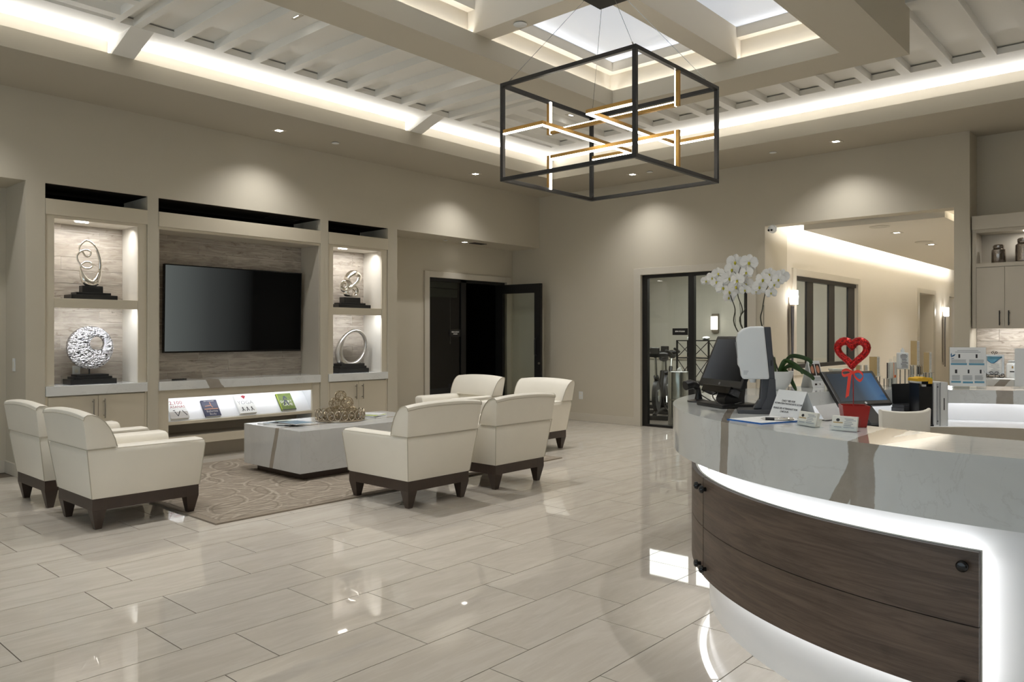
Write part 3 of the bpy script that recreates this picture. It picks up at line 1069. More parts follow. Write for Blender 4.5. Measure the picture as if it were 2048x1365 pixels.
# open glazed door leaf
ld = struct('door_3', (9.0, YW + .01, 0))
LW, LH, TH = .85, 2.085, .045
bx('stile', 9.0, 9.0 + .12, -TH / 2 + YW, TH / 2 + YW, .01, LH, 'blackmetal', ld)
bx('stile', 9.0 + LW - .12, 9.0 + LW, -TH / 2 + YW, TH / 2 + YW, .01, LH, 'blackmetal', ld)
bx('rail', 9.12, 9.0 + LW - .12, -TH / 2 + YW, TH / 2 + YW, LH - .14, LH, 'blackmetal', ld)
bx('rail', 9.12, 9.0 + LW - .12, -TH / 2 + YW, TH / 2 + YW, .01, .26, 'blackmetal', ld)
bx('pane', 9.12, 9.0 + LW - .12, YW - .004, YW + .004, .26, LH - .14, 'glass', ld)
hy = YW + TH / 2
for sgn in (1, -1):
    yb = YW + sgn * TH / 2
    MB().tube([(9.0 + LW - .075, yb, .98), (9.0 + LW - .075, yb + sgn * .05, .985), (9.0 + LW - .075, yb + sgn * .055, 1.0), (9.0 + LW - .075, yb + sgn * .055, 1.22), (9.0 + LW - .075, yb + sgn * .05, 1.235), (9.0 + LW - .075, yb, 1.24)], .011, 8).build('pull_handle', 'black', ld, smooth=True)
MB().cyl((9.0 + LW - .03, YW - TH / 2 - .012, .86), .018, .03, 'y', 12).build('lock', 'nickel', ld)
ld.rotation_euler = (0, 0, R(-84.5))

# corridor window into the studio
w1 = struct('window_1', (11.65, 4.15, .83))
bx('frame_rail', 10.385, 12.93, 4.11, 4.19, 2.05, 2.105, 'blackmetal', w1)
bx('frame_rail', 10.385, 12.93, 4.11, 4.19, .83, .885, 'blackmetal', w1)
for x0, x1 in ((10.385, 10.41), (10.903, 11.147), (11.777, 12.02), (12.63, 12.93)):
    bx('mullion', x0, x1, 4.135, 4.165, .885, 2.05, 'blackmetal', w1)
for x0, x1 in ((10.41, 10.903), (11.147, 11.777), (12.02, 12.63)):
    bx('pane', x0, x1, 4.146, 4.154, .885, 2.05, 'glass', w1)

# ------------------------------------------------------------------ built-in media wall
MARB_MEDIA = mk_marble('quartz_media', [(1, 0, .62, 4.45, .085)], (224, 225, 223))
MARB_PLAIN = mk_marble('quartz_plain', [], (224, 225, 223))


def bar_handle(x, y, z0, z1, parent, mat='nickel', axis='y'):
    """vertical bar pull standing off the face towards -y (or -x)"""
    b = MB()
    if axis == 'y':
        b.cyl((x, y - .03, z0), .006, z1 - z0, 'z', 10)
        for z in (z0 + .025, z1 - .025):
            b.cyl((x, y - .03, z), .005, .03, 'y', 8)
    else:
        b.cyl((x - .03, y, z0), .006, z1 - z0, 'z', 10)
        for z in (z0 + .025, z1 - .025):
            b.cyl((x - .03, y, z), .005, .03, 'x', 8)
    return b.build('handle', mat, parent, smooth=True)


def display_cabinet(x0, x1, label_c, label_t, puck_x):
    FY = 7.772
    c = thing('display_cabinet', label_c, 'cabinet', ((x0 + x1) / 2, 7.95, 0))
    n0, n1 = x0 + .075, x1 - .085
    # upper display part
    bx('valance', x0, x1, FY - .018, FY + .006, 2.383, 2.525, 'lam', c, .002)
    bx('top_panel', x0 + .002, x1 - .002, FY + .0065, 8.148, 2.50, 2.525, 'lam', c)
    bx('face_stile', x0, n0, FY, FY + .02, .821, 2.383, 'lam', c, .0015)
    bx('face_stile', n1, x1, FY, FY + .02, .821, 2.383, 'lam', c, .0015)
    bx('face_rail', n0, n1, FY, FY + .02, 2.355, 2.3825, 'lam', c)
    bx('side_panel', n0 - .02, n0, FY + .0205, 8.149, .821, 2.49, 'nichep', c)
    bx('side_panel', n1, n1 + .02, FY + .0205, 8.149, .821, 2.49, 'nichep', c)
    bx('niche_top', n0, n1, FY + .0205, 8.149, 2.358, 2.38, 'nichep', c)
    bx('shelf', n0 + .0005, n1 - .0005, FY + .022, 8.149, 1.585, 1.626, 'lam2', c)
    bx('shelf_lip', n0 + .0005, n1 - .0005, FY + .002, FY + .0215, 1.54, 1.626, 'lam', c, .0015)
    p = bx('puck_light', puck_x - .055, puck_x + .055, 7.83, 7.86, 2.348, 2.3575, 'lens', c)
    area('niche_light', ((n0 + n1) / 2, 7.87, 2.345), (0, .28, -1), n1 - n0 - .1, .05, 4.2, NEUT, c, spread=150)
    bx('led_strip', n0 + .01, n1 - .01, FY + .024, FY + .034, 1.579, 1.5848, 'ledcool', c)
    area('niche_light', ((n0 + n1) / 2, FY + .03, 1.575), (0, .3, -1), n1 - n0 - .04, .015, 3.4, COOL, c, spread=160)
    # base part
    bx('base_box', x0 + .02, x1 - .02, FY + .02, 8.14, .1, .729, 'lam2', c)
    bx('toe_kick', x0 + .02, x1 - .02, 7.98, 8.0, 0, .0995, 'espresso', c)
    bx('end_stile', x0, x0 + .022, FY - .002, FY + .019, .1, .729, 'lam', c)
    bx('end_stile', x1 - .022, x1, FY - .002, FY + .019, .1, .729, 'lam', c)
    mid = (x0 + x1) / 2
    for a, e, hx in ((x0 + .0245, mid - .0015, mid - .05), (mid + .0015, x1 - .0245, mid + .05)):
        d = bx('door', a, e, FY - .004, FY + .019, .105, .718, 'lam', c, .0015)
        bar_handle(hx, FY - .004, .50, .685, d)
    t = bx('worktop', x0 + .002, x1 - .001, 7.748, 8.149, .73, .82, MARB_PLAIN, None, .003)
    tag(t, label_t, 'worktop')
    return c


display_cabinet(2.369, 3.270, 'cream display cabinet with lit niches left of the television', 'white quartz top on the cabinet left of the television', 2.70)
display_cabinet(5.395, 6.295, 'cream display cabinet with lit niches right of the television', 'white quartz top on the cabinet right of the television', 5.66)

# centre unit
X0, X1 = 3.382, 5.281
FY = 7.772
mc = thing('media_console', 'cream media console with a lit slanted book shelf under the television', 'cabinet', ((X0 + X1) / 2, 7.95, 0))
bx('valance', X0, X1, FY - .018, FY + .006, 2.378, 2.525, 'lam', mc, .002)
bx('valance_strip', X0, X1, FY, FY + .012, 2.35, 2.3775, 'lam', mc)
bx('top_panel', X0, X1, FY + .0125, 8.149, 2.35, 2.372, 'lam2', mc)
bx('side_panel', X1 - .012, X1, FY + .002, 8.149, .821, 2.3495, 'lam2', mc)
bx('side_panel', X0, X0 + .012, FY + .002, 8.149, .821, 2.3495, 'lam2', mc)
bx('face_stile', X0, 3.485, FY, FY + .03, .1, .729, 'lam', mc, .0015)
bx('face_stile', 5.178, X1, FY, FY + .03, .1, .729, 'lam', mc, .0015)
bx('top_rail', 3.4855, 5.1775, FY + .006, FY + .03, .645, .729, 'lam', mc)
bx('shelf_lip', 3.4855, 5.1775, FY + .002, FY + .03, .372, .403, 'lam', mc, .0015)
bx('bottom_board', 3.4855, 5.1775, FY + .002, FY + .03, .16, .247, 'lam', mc, .0015)
bx('inner_side', 3.47, 3.4845, FY + .031, 8.14, .1, .729, 'acrylicwhite', mc)
bx('inner_side', 5.1785, 5.193, FY + .031, 8.14, .1, .729, 'acrylicwhite', mc)
bx('bottom_panel', 3.485, 5.178, FY + .031, 8.14, .225, .246, 'lam2', mc)
bx('back_panel', 3.485, 5.178, 8.10, 8.14, .247, .729, 'lam2', mc)
bx('toe_kick', X0 + .02, X1 - .02, 7.98, 8.0, 0, .159, 'lam2', mc)
# slanted display board: from the lip up and back
MB().prism([(FY + .0305, .40), (FY + .0305, .412), (8.035, .705), (8.06, .705), (FY + .05, .40)], lambda a, c, d: (d, a, c), 3.487, 5.176).build('display_board', 'acrylicwhite', mc)
bx('led_strip', 3.50, 5.165, FY + .033, FY + .045, .72, .7285, 'ledcool', mc)
area('book_shelf_light', (4.33, FY + .05, .715), (0, .5, -1), 1.62, .02, 1.3, COOL, mc, spread=170)
t = bx('worktop', X0, X1, 7.748, 8.149, .73, .82, MARB_MEDIA, None, .003)
tag(t, 'long white quartz top with a grey vein below the television', 'worktop')

# television
tv = thing('television', 'large black flat television mounted on the plank wall', 'television', (4.38, 8.06, 1.10))
tq = []
tx0, tx1, tz0, tz1, yb, yt = 3.558, 5.205, 1.10, 2.035, 8.055, 8.03
b = MB().hexa([(tx0, yb, tz0), (tx1, yb, tz0), (tx1, yb + .04, tz0), (tx0, yb + .04, tz0)], [(tx0, yt, tz1), (tx1, yt, tz1), (tx1, yt + .04, tz1), (tx0, yt + .04, tz1)])
b.build('case', 'blackgloss', tv, bevel=.003)
e = .012
sl = (yt - yb) / (tz1 - tz0)
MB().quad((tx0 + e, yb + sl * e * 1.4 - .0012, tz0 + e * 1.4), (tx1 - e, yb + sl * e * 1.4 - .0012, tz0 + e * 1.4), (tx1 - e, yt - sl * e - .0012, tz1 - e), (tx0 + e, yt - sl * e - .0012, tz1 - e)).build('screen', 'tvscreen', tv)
bx('wall_mount', 4.15, 4.6, 8.07, 8.1499, 1.4, 1.75, 'black', tv)
rc = thing('remote_control', 'small black remote control lying on the quartz top under the television', 'remote', (3.65, 7.9, .82))
b = MB().obox((3.655, 7.90, .828), (.075, .02, 0), (-.006, .02, 0), (0, 0, .007))
b.build('case', 'black', rc, bevel=.004)
for i in range(4):
    MB().cyl((3.61 + .03 * i, 7.888 + .008 * i, .8351), .006, .0015, n=8).build('button', 'darkgrey', rc)

# sculptures ----------------------------------------------------------------


def stepped_base(t, x0, x1, yc, z, dep, steps):
    """steps: (inset fraction, height)"""
    cx, w = (x0 + x1) / 2, x1 - x0
    for fr, h in steps:
        bx('plinth_step', cx - w * fr / 2, cx + w * fr / 2, yc - dep * fr / 2, yc + dep * fr / 2, z, z + h, 'black', t, .003)
        z += h
    return z


t = thing('loop_sculpture', 'polished silver oval sculpture with two curled loops in the top left niche', 'sculpture', (2.82, 7.96, 1.626))
z = stepped_base(t, 2.615, 3.028, 7.955, 1.626, .20, ((1, .045), (.75, .024), (.45, .065)))
pts = [(2.755, 2.075), (2.720, 2.105), (2.735, 2.155), (2.780, 2.196), (2.835, 2.165), (2.880, 2.085), (2.905, 1.985), (2.898, 1.880), (2.868, 1.812), (2.82, 1.785), (2.765, 1.812), (2.735, 1.88), (2.728, 1.94), (2.765, 1.985), (2.81, 1.99), (2.83, 1.955), (2.80, 1.928), (2.75, 1.935), (2.715, 1.985), (2.70, 2.04), (2.728, 2.085), (2.775, 2.105), (2.815, 2.085), (2.808, 2.05), (2.775, 2.045), (2.755, 2.075)]
pp = smoothpath([(a, 7.955 + .012 * math.sin(i * 1.1), c) for i, (a, c) in enumerate(pts)], 6)
rr = []
for p in pp:
    f = max(0, min(1, (1.92 - p.z) / .12))
    g = 1 if p.x > 2.86 else 0
    rr.append(.0095 + .030 * f + .006 * g)
MB().tube(pp, rr, 12).build('loop', 'chrome', t, smooth='all')

t = thing('disc_sculpture', 'hammered silver disc sculpture with an off-centre hole in the lower left niche', 'sculpture', (2.81, 7.96, .82))
z = stepped_base(t, 2.606, 3.018, 7.955, .82, .21, ((1, .05), (.83, .022), (.70, .02)))
MB().cyl((2.805, 7.955, z), .007, .10, n=10).build('rod', 'black', t)
n = 56
cx, cz, r0, hx, hz, r1 = 2.812, 1.168, .205, 2.868, 1.208, .066
rings = []
for (yy, ro, ri) in ((7.93, r0, r1), (7.98, r0, r1)):
    rings.append([(cx + ro * math.cos(2 * PI * i / n), yy, cz + ro * math.sin(2 * PI * i / n)) for i in range(n)])
    rings.append([(hx + ri * math.cos(2 * PI * i / n), yy, hz + ri * math.sin(2 * PI * i / n)) for i in range(n)])
o_f, i_f, o_b, i_b = rings
b = MB()
K = 7
gr = []
for k in range(K + 1):
    f = k / K
    gr.append([(o_f[i][0] * (1 - f) + i_f[i][0] * f, 7.93 - .012 * math.sin(f * PI) - random.uniform(0, .006) * (0 < k < K), o_f[i][2] * (1 - f) + i_f[i][2] * f) for i in range(n)])
b.loft(gr + [i_b, o_b, o_f], cap=False)
b.build('disc', 'hammer', t, smooth=True)

t = thing('knot_sculpture', 'polished silver knotted ribbon sculpture in the top right niche', 'sculpture', (5.85, 7.96, 1.626))
z = stepped_base(t, 5.607, 6.095, 7.955, 1.626, .21, ((1, .045), (.75, .022), (.5, .07)))


def ribbon(pts, wid, nm, closed=True, mat='chrome', par=None):
    pp = smoothpath(pts, 8, closed)
    m = len(pp)
    rings = []
    for i, p in enumerate(pp):
        tn = (pp[(i + 1) % m] - pp[i - 1]) if closed else (pp[min(i + 1, m - 1)] - pp[max(i - 1, 0)])
        tn.normalize()
        a = wid(i / m)
        s1 = Vector((0, 1, 0)) * math.cos(a[1]) + tn.cross(Vector((0, 1, 0))).normalized() * math.sin(a[1])
        s2 = tn.cross(s1).normalized()
        rings.append([p + s1 * a[0] * math.cos(q) + s2 * .011 * math.sin(q) for q in [2 * PI * j / 10 for j in range(10)]])
    b = MB()
    if closed:
        rings.append(rings[0])
    b.loft(rings, cap=not closed)
    return b.build(nm, mat, par, smooth='all')


ribbon([(5.86, 7.955, 1.93), (5.80, 7.95, 2.0), (5.86, 7.955, 2.06), (5.95, 7.96, 2.075), (6.0, 7.955, 2.03), (5.97, 7.94, 1.98), (5.90, 7.93, 1.93), (5.82, 7.93, 1.885)], lambda s: (.034 + .012 * math.sin(s * 2 * PI), s * PI), 'upper_loop', True, 'chrome', t)
ribbon([(5.76, 7.95, 1.84), (5.715, 7.945, 1.885), (5.74, 7.95, 1.945), (5.79, 7.955, 1.94), (5.80, 7.955, 1.875)], lambda s: (.026, .6 + s * PI), 'side_loop', True, 'chrome', t)
ribbon([(5.86, 7.955, 1.785), (5.79, 7.95, 1.80), (5.79, 7.945, 1.865), (5.87, 7.95, 1.905), (5.94, 7.955, 1.87), (5.94, 7.96, 1.81)], lambda s: (.036, s * PI), 'lower_loop', True, 'chrome', t)

t = thing('ring_sculpture', 'tilted satin silver ring sculpture in the lower right niche', 'sculpture', (5.84, 7.96, .82))
z = stepped_base(t, 5.612, 6.066, 7.955, .82, .21, ((1, .055), (.88, .03), (.78, .03)))
rings = []
n = 48
for i in range(n):
    a = 2 * PI * i / n
    # ellipse tilted to the right
    ex, ez = .185 * math.cos(a), .235 * math.sin(a)
    ca, sa = math.cos(-.62), math.sin(-.62)
    px, pz = ex * ca - ez * sa, ex * sa + ez * ca
    c = Vector((5.888 + px, 7.955, 1.128 + pz))
    rad = Vector((px, 0, pz)).normalized()
    low = max(0, -(px * .75 + pz * .66) / .235)
    wr_, wy = .02 + .035 * low, .03 + .02 * low
    rings.append([c + rad * wr_ * math.cos(q) + Vector((0, 1, 0)) * wy * math.sin(q) for q in [2 * PI * j / 12 for j in range(12)]])
rings.append(rings[0])
MB().loft(rings, cap=False).build('ring', 'silver', t, smooth='all')

# books on the slanted shelf -------------------------------------------------
by0, bz0 = FY + .036, .416
sd = Vector((0, 8.035 - FY - .0305, .705 - .412)).normalized()
sn = Vector((0, -sd.z, sd.y))
rt = Vector((1, 0, 0))


def book(x0, w, h, th, cover, label, name='book'):
    t = thing(name, label, 'book', (x0 + w / 2, by0, bz0 - .004))
    o = Vector((x0, by0, bz0)) + sn * .0012
    c = o + rt * (w / 2) + sd * (h / 2) + sn * (th / 2)
    MB().obox(c, rt * (w / 2 - .002), sd * (h / 2 - .002), sn * (th / 2 - .002)).build('pages', 'paper', t)
    b = MB()
    for s in (-1, 1):
        b.obox(c + sn * s * (th / 2 - .001), rt * w / 2, sd * h / 2, sn * .001)
    b.obox(c - rt * (w / 2 - .001), rt * .001, sd * h / 2, sn * (th / 2 - .001))
    b.build('cover', cover, t)
    f = o + sn * (th + .0006)

    def at(u, v):
        return f + rt * (w * u) + sd * (h * v)
    return t, at


def patch(t, at, u0, u1, v0, v1, mat, name='print', shift=0.0):
    k = sn * shift
    return MB().quad(at(u0, v0) + k, at(u1, v0) + k, at(u1, v1) + k, at(u0, v1) + k).build(name, mat, t)


def figure(t, at, pts, w_, mat, name='figure_print'):
    """flat printed figure made of thick strokes"""
    b = MB()
    for (a, c) in pts:
        p, q = at(*a), at(*c)
        d = (q - p).normalized()
        s = d.cross(sn).normalized() * w_
        b.add([p - s + sn * .0004, q - s + sn * .0004, q + s + sn * .0004, p + s + sn * .0004], [(0, 1, 2, 3)])
    return b.build(name, mat, t)


t, at = book(3.520, .190, .225, .030, 'paper', 'white book titled 2,100 ASANAS at the left end of the lit shelf')
patch(t, at, 0, 1, .0, .36, 'greybook')
text('2,100', .062, 'inkred', t, at(.50, .84), rt, sd)
text('ASANAS', .042, 'inkred', t, at(.54, .62), rt, sd)
figure(t, at, [((.3, .38), (.42, .12)), ((.42, .12), (.6, .4)), ((.72, .42), (.92, .14)), ((.22, .42), (.34, .44))], .004, 'ink')
t, at = book(3.890, .172, .205, .022, 'navy', 'navy book titled Ballerina Body on the lit shelf')
text('MISTY COPELAND', .014, 'signwhite', t, at(.5, .93), rt, sd)
figure(t, at, [((.15, .62), (.55, .66)), ((.55, .66), (.52, .86)), ((.55, .66), (.62, .52))], .004, 'skin')
patch(t, at, .06, .94, .42, .47, 'skin')
text('Ballerina', .036, 'greybook', t, at(.5, .30), rt, sd)
text('Body', .036, 'greybook', t, at(.5, .13), rt, sd)
t, at = book(4.275, .205, .240, .030, 'paper', 'white book titled YOGA with three black figures on the lit shelf')
MB().add([at(.36, .92) + sn * .0004, at(.50, .76) + sn * .0004, at(.64, .92) + sn * .0004, at(.5, .97) + sn * .0004], [(0, 1, 2, 3)]).build('print', 'inkred', t)
text('YOGA', .066, 'inkgrey', t, at(.5, .56), rt, sd)
for q in (.24, .5, .76):
    figure(t, at, [((q, .2), (q, .34)), ((q, .2), (q - .06, .1)), ((q, .24), (q + .1, .12)), ((q - .05, .28), (q + .05, .28))], .004, 'ink')
t, at = book(4.792, .188, .230, .020, 'grass', 'green golf book titled SHORT GAME at the right end of the lit shelf')
text('SHORT', .048, 'signwhite', t, at(.5, .5), rt, sd)
text('GAME', .048, 'signwhite', t, at(.56, .32), rt, sd)
figure(t, at, [((.38, .62), (.5, .84)), ((.5, .84), (.62, .66)), ((.3, .3), (.45, .62)), ((.6, .3), (.5, .62))], .008, 'navy')
patch(t, at, 0, .06, .0, 1, 'maglime')
patch(t, at, 0, 1, 0, .05, 'ink')

# ------------------------------------------------------------------ rug and coffee table
rug = bx('area_rug', 2.60, 6.27, 5.01, 7.345, 0, .012, 'rug')
tag(rug, 'greige area rug with interlaced circles under the coffee table', 'rug')
rect_ring(MB(), (2.54, 6.33, 4.95, 7.405), (2.60, 6.27, 5.01, 7.345), 0, .011).build('border', 'rugedge', rug)

MARB_TABLE = mk_marble('quartz_table', [(0, 1, .28, 6.292, .032)], (206, 207, 206), .08)
ct = thing('coffee_table', 'low block coffee table in veined white quartz on a dark plinth', 'table', (4.566, 6.27, .012))
bx('plinth', 3.828, 5.30, 5.885, 6.655, .012, .0795, 'tablebase', ct, .002)
bx('block', 3.742, 5.39, 5.80, 6.745, .08, .45, MARB_TABLE, ct, .002)

# tray of wire balls
TC = Vector((4.51, 6.29, .451))
TR = .235
ty = thing('decorative_tray', 'round champagne metal tray with an open rim of linked rings on the coffee table', 'tray', TC)
MB().lathe([(.02, 0), (TR, 0), (TR + .004, .004), (TR + .004, .016), (TR - .004, .016), (TR - .006, .006), (.02, .006)], TC, 40).build('dish', 'bronze', ty, smooth=True)
b = MB()
NL = 22
for i in range(NL):
    a = 2 * PI * i / NL
    c = TC + Vector((TR * math.cos(a), TR * math.sin(a), .062))
    tn = Vector((-math.sin(a), math.cos(a), 0))
    b = MB()
    b.tube([c + tn * .031 * math.cos(q) + Vector((0, 0, .043 * math.sin(q))) for q in [2 * PI * j / 14 for j in range(14)]], .0055, 6, True)
    b.build('link', 'bronze', ty, smooth='all')


def wire_ball_mesh(r, seed):
    rnd = random.Random(seed)
    b = MB()
    for k in range(18):
        ax = Vector((rnd.gauss(0, 1), rnd.gauss(0, 1), rnd.gauss(0, 1))).normalized()
        u = ax.orthogonal().normalized()
        v = ax.cross(u)
        off = rnd.uniform(-.55, .55)
        rc_ = math.sqrt(1 - off * off)
        b.tube([(ax * off + (u * math.cos(q) + v * math.sin(q)) * rc_) * r + Vector((0, 0, r)) for q in [2 * PI * j / 20 for j in range(20)]], .0016, 4, True)
    return b


balls = [((-.10, .03, .007), .062, 'gold wire ball at the left of the heap in the tray'),
         ((.085, -.07, .007), .062, 'gold wire ball at the front of the heap in the tray'),
         ((.05, .12, .007), .062, 'gold wire ball at the back of the heap in the tray'),
         ((-.05, -.12, .007), .055, 'smaller gold wire ball low by the front rim of the tray'),
         ((.16, .02, .007), .055, 'smaller gold wire ball low by the right rim of the tray'),
         ((-.045, .025, .105), .058, 'gold wire ball in the second layer on the left of the tray'),
         ((.060, -.035, .108), .060, 'gold wire ball in the second layer on the right of the tray'),
         ((.02, .02, .178), .056, 'gold wire ball topping the heap in the tray')]
for i, (o, r_, lb) in enumerate(balls):
    w_ = wire_ball_mesh(r_, i).build('wire_ball', 'wire', None, smooth=True)
    w_.location = TC + Vector(o)
    tag(w_, lb, 'ornament', 'wire balls in the tray')


def magazine(c, w, h, ang, z, cover, label):
    ca, sa = math.cos(ang), math.sin(ang)
    t = thing('magazine', label, 'magazine', (c[0], c[1], z))
    MB().obox((c[0], c[1], z + .003), (w / 2 * ca, w / 2 * sa, 0), (-h / 2 * sa, h / 2 * ca, 0), (0, 0, .003)).build('pages', 'paper', t)
    MB().obox((c[0], c[1], z + .0064), (w / 2 * ca, w / 2 * sa, 0), (-h / 2 * sa, h / 2 * ca, 0), (0, 0, .0004)).build('cover', cover, t)
    return t


z = .4502
for i, (x, y, a, cv) in enumerate(((3.925, 6.50, .15, 'magwhite'), (3.94, 6.42, .25, 'magblue'), (3.955, 6.34, .2, 'ink'), (3.99, 6.25, .05, 'magblue'))):
    magazine((x, y), .20, .27, a - PI / 2 * 0, z, cv, ('bottom white magazine of the fan', 'second blue-grey magazine of the fan', 'third dark magazine of the fan', 'top blue-grey magazine of the fan')[i] + ' at the near end of the table')
    z += .007
z = .4502
for i, (x, y, a, cv) in enumerate(((4.93, 6.36, .35, 'ink'), (4.935, 6.37, .2, 'magblue'), (4.93, 6.36, .3, 'maglime'), (4.95, 6.375, .45, 'magwhite'))):
    magazine((x, y), .20, .27, a, z, cv, ('bottom dark magazine', 'second blue-grey magazine', 'third lime green magazine', 'top white magazine')[i] + ' of the stack beyond the tray')
    z += .007

# ------------------------------------------------------------------ armchairs


def make_chair():
    t = thing('armchair', 'cream armchair', 'armchair', (0, 0, 0), 'cream leather armchairs round the rug')
    hb = lambda z: .318 + (z - .205) * .14
    xb = lambda z: -.3625 - (z - .205) * .14
    xf = lambda z: .3625 + (z - .205) * .075
    rings = []
    AT = .135
    for z, ins in ((.207, .004), (.215, 0), (.50, 0), (.528, .006), (.543, .018), (.549, .036)):
        h, a, f = hb(z) - ins, xb(z) + ins, xf(z) - ins
        hi = hb(z) - AT + ins
        xi = xb(z) + .15 - ins
        rings.append([Vector(p) for p in ((a, -h, z), (f, -h, z), (f, -hi, z), (xi, -hi, z), (xi, hi, z), (f, hi, z), (f, h, z), (a, h, z))])
    b = MB()
    b.loft(rings, cap=False)
    n = len(rings) - 1
    o = n * 8
    b.f += [(o, o + 1, o + 2, o + 3), (o, o + 3, o + 4, o + 7), (o + 4, o + 5, o + 6, o + 7)]
    b.mi += [0, 0, 0]
    b.build('body', 'leather', t, smooth=True, bevel=.007, seg=2, ang=42)
    bx('front_rail', .30, .352, -.20, .20, .207, .315, 'leather', t, .012)
    MB().hexa([(-.24, -.198, .30), (.372, -.198, .30), (.372, .198, .30), (-.24, .198, .30)], [(-.24, -.2, .43), (.372, -.2, .43), (.372, .2, .43), (-.24, .2, .43)]).build('seat_cushion', 'leather', t, smooth=True, bevel=.03, seg=3)
    # head of the back: side profile lofted across the width with a crowned top
    prof = [(-.409, .540), (-.424, .65), (-.436, .735), (-.432, .756), (-.415, .768), (-.385, .768), (-.345, .752), (-.305, .718), (-.268, .665), (-.238, .600), (-.222, .545)]
    rings = []
    NW = 14
    for k in range(NW + 1):
        s = -1 + 2 * k / NW
        cr = 1 + .10 * (1 - abs(s) ** 2.4)
        ring = []
        for (x, z) in prof:
            zz = .54 + (z - .54) * cr
            half = .3645 + (zz - .54) * .09
            ring.append(Vector((x, s * half, zz)))
        rings.append(ring)
    b = MB()
    b.loft(rings)
    b.build('headrest', 'leather', t, smooth=True, bevel=.006, ang=60)
    # piping
    b = MB()
    b.tube([(xb(.541) - .001, -.365, .541), (xb(.541) - .001, .365, .541)], .0028, 5)
    for s in (-1, 1):
        b.tube([(x, s * (.3655 + (z - .54) * .09), z) for x, z in prof[2:]], .0032, 5)
        b.tube([(xb(.541), s * .3655, .541), (-.222, s * .3655, .541)], .0028, 5)
        b.tube([(xb(z), s * hb(z), z) for z in (.21, .38, .54)], .0028, 5)
        b.tube([(-.222, s * .362, .536), (.376, s * .362, .534)], .0026, 5)
        b.tube([(xf(z), s * hb(z), z) for z in (.21, .38, .52)], .0026, 5)
    b.tube([rings[k][2] + Vector((-.001, 0, .002)) for k in range(NW + 1)], .003, 5)
    b.build('piping', 'piping', t, smooth=True)
    # wood base
    rect_ring(MB(), (-.358, .358, -.314, .314), (-.30, .30, -.256, .256), .128, .206).build('base_frame', 'espresso', t, bevel=.002)
    for sx in (-1, 1):
        for sy in (-1, 1):
            a = [(sx * .3585, sy * .3145), (sx * .27, sy * .3145), (sx * .27, sy * .226), (sx * .3585, sy * .226)]
            c = [(sx * .332, sy * .288), (sx * .292, sy * .288), (sx * .292, sy * .248), (sx * .332, sy * .248)]
            m = [(p[0], p[1], .13) for p in a]
            MB().loft([[(p[0], p[1], 0) for p in c], m, [(p[0], p[1], .2055) for p in a]]).build('leg', 'espresso', t, bevel=.0015)
    return t


CH = make_chair()
spots = [((2.28, 5.71, 0), 0, 'cream armchair at the left, nearest the camera, facing the coffee table'),
         ((2.29, 6.655, 0), 0, 'far left cream armchair standing nearest the wall pilaster'),
         ((4.015, 4.685, 0), PI / 2, 'cream armchair with its back to the camera in the middle foreground'),
         ((4.955, 4.685, 0), PI / 2, 'second cream armchair with its back to the camera, right of the first'),
         ((6.60, 6.78, 0), PI, 'far cream armchair facing the camera in front of the dark doorway'),
         ((6.60, 5.70, 0), PI, 'rightmost cream armchair facing left beyond the coffee table')]
CH.location = spots[0][0]
CH['label'] = spots[0][2]
for loc, rz, lb in spots[1:]:
    copy_tree(CH, loc, rz, lb)

# ------------------------------------------------------------------ round reception desk
DX, DY = 4.214, .395
A0, A1 = -75, 255


def pol(r, a, z):
    return Vector((DX + r * math.cos(R(a)), DY + r * math.sin(R(a)), z))


def sweep(prof, a0, a1, n):
    b = MB()
    rings = [[pol(r, a0 + (a1 - a0) * i / n, z) for r, z in prof] for i in range(n + 1)]
    b.loft(rings)
    return b


def vplane(p, q, r, hw):
    """plane through three points as a vein (normal, offset, half width)"""
    p, q, r = Vector(p), Vector(q), Vector(r)
    n = (q - p).cross(r - p).normalized()
    return (n.x, n.y, n.z, n.dot(p), hw)


def PZ(u, v, z):
    a, c = (u - 1024) / 1536.75, (672.25 - v) / 1536.75
    ax, ay = .66593, .74602
    d = Vector((a * ax + ay, -a * ay + ax, c))
    return Vector((0, 0, 1.28)) + d * ((z - 1.28) / c)


def PXX(u, v, x):
    a, c = (u - 1024) / 1536.75, (672.25 - v) / 1536.75
    ax, ay = .66593, .74602
    d = Vector((a * ax + ay, -a * ay + ax, c))
    return Vector((0, 0, 1.28)) + d * (x / d.x)


V1 = vplane(PZ(1449, 845, .949), PZ(1446, 947, .75), PZ(1470, 800, .949), .016)
V2 = vplane(PZ(1745, 887, .949), PZ(1672, 1005, .75), PZ(1872, 868, .949), .030)
V3 = vplane(PZ(1996, 914, .949), PZ(2024, 1064, .75), PZ(2030, 885, .949), .002)
V4 = vplane(PZ(2010, 781, .949), PZ(2014, 806, .867), PZ(2040, 770, .949), .045)
MARB_DESK = mk_marble('quartz_desk', [V1, V2, V4], (212, 214, 212), .07)
qc = sweep([(1.33, .867), (1.35, .867), (1.35, .925), (1.735, .925), (1.735, .75), (1.76, .75), (1.76, .949), (1.33, .949)], A0, A1, 132).build('quartz_counter', MARB_DESK, None, smooth=True)
tag(qc, 'thick curved white quartz counter with grey veins on the round reception desk', 'counter')

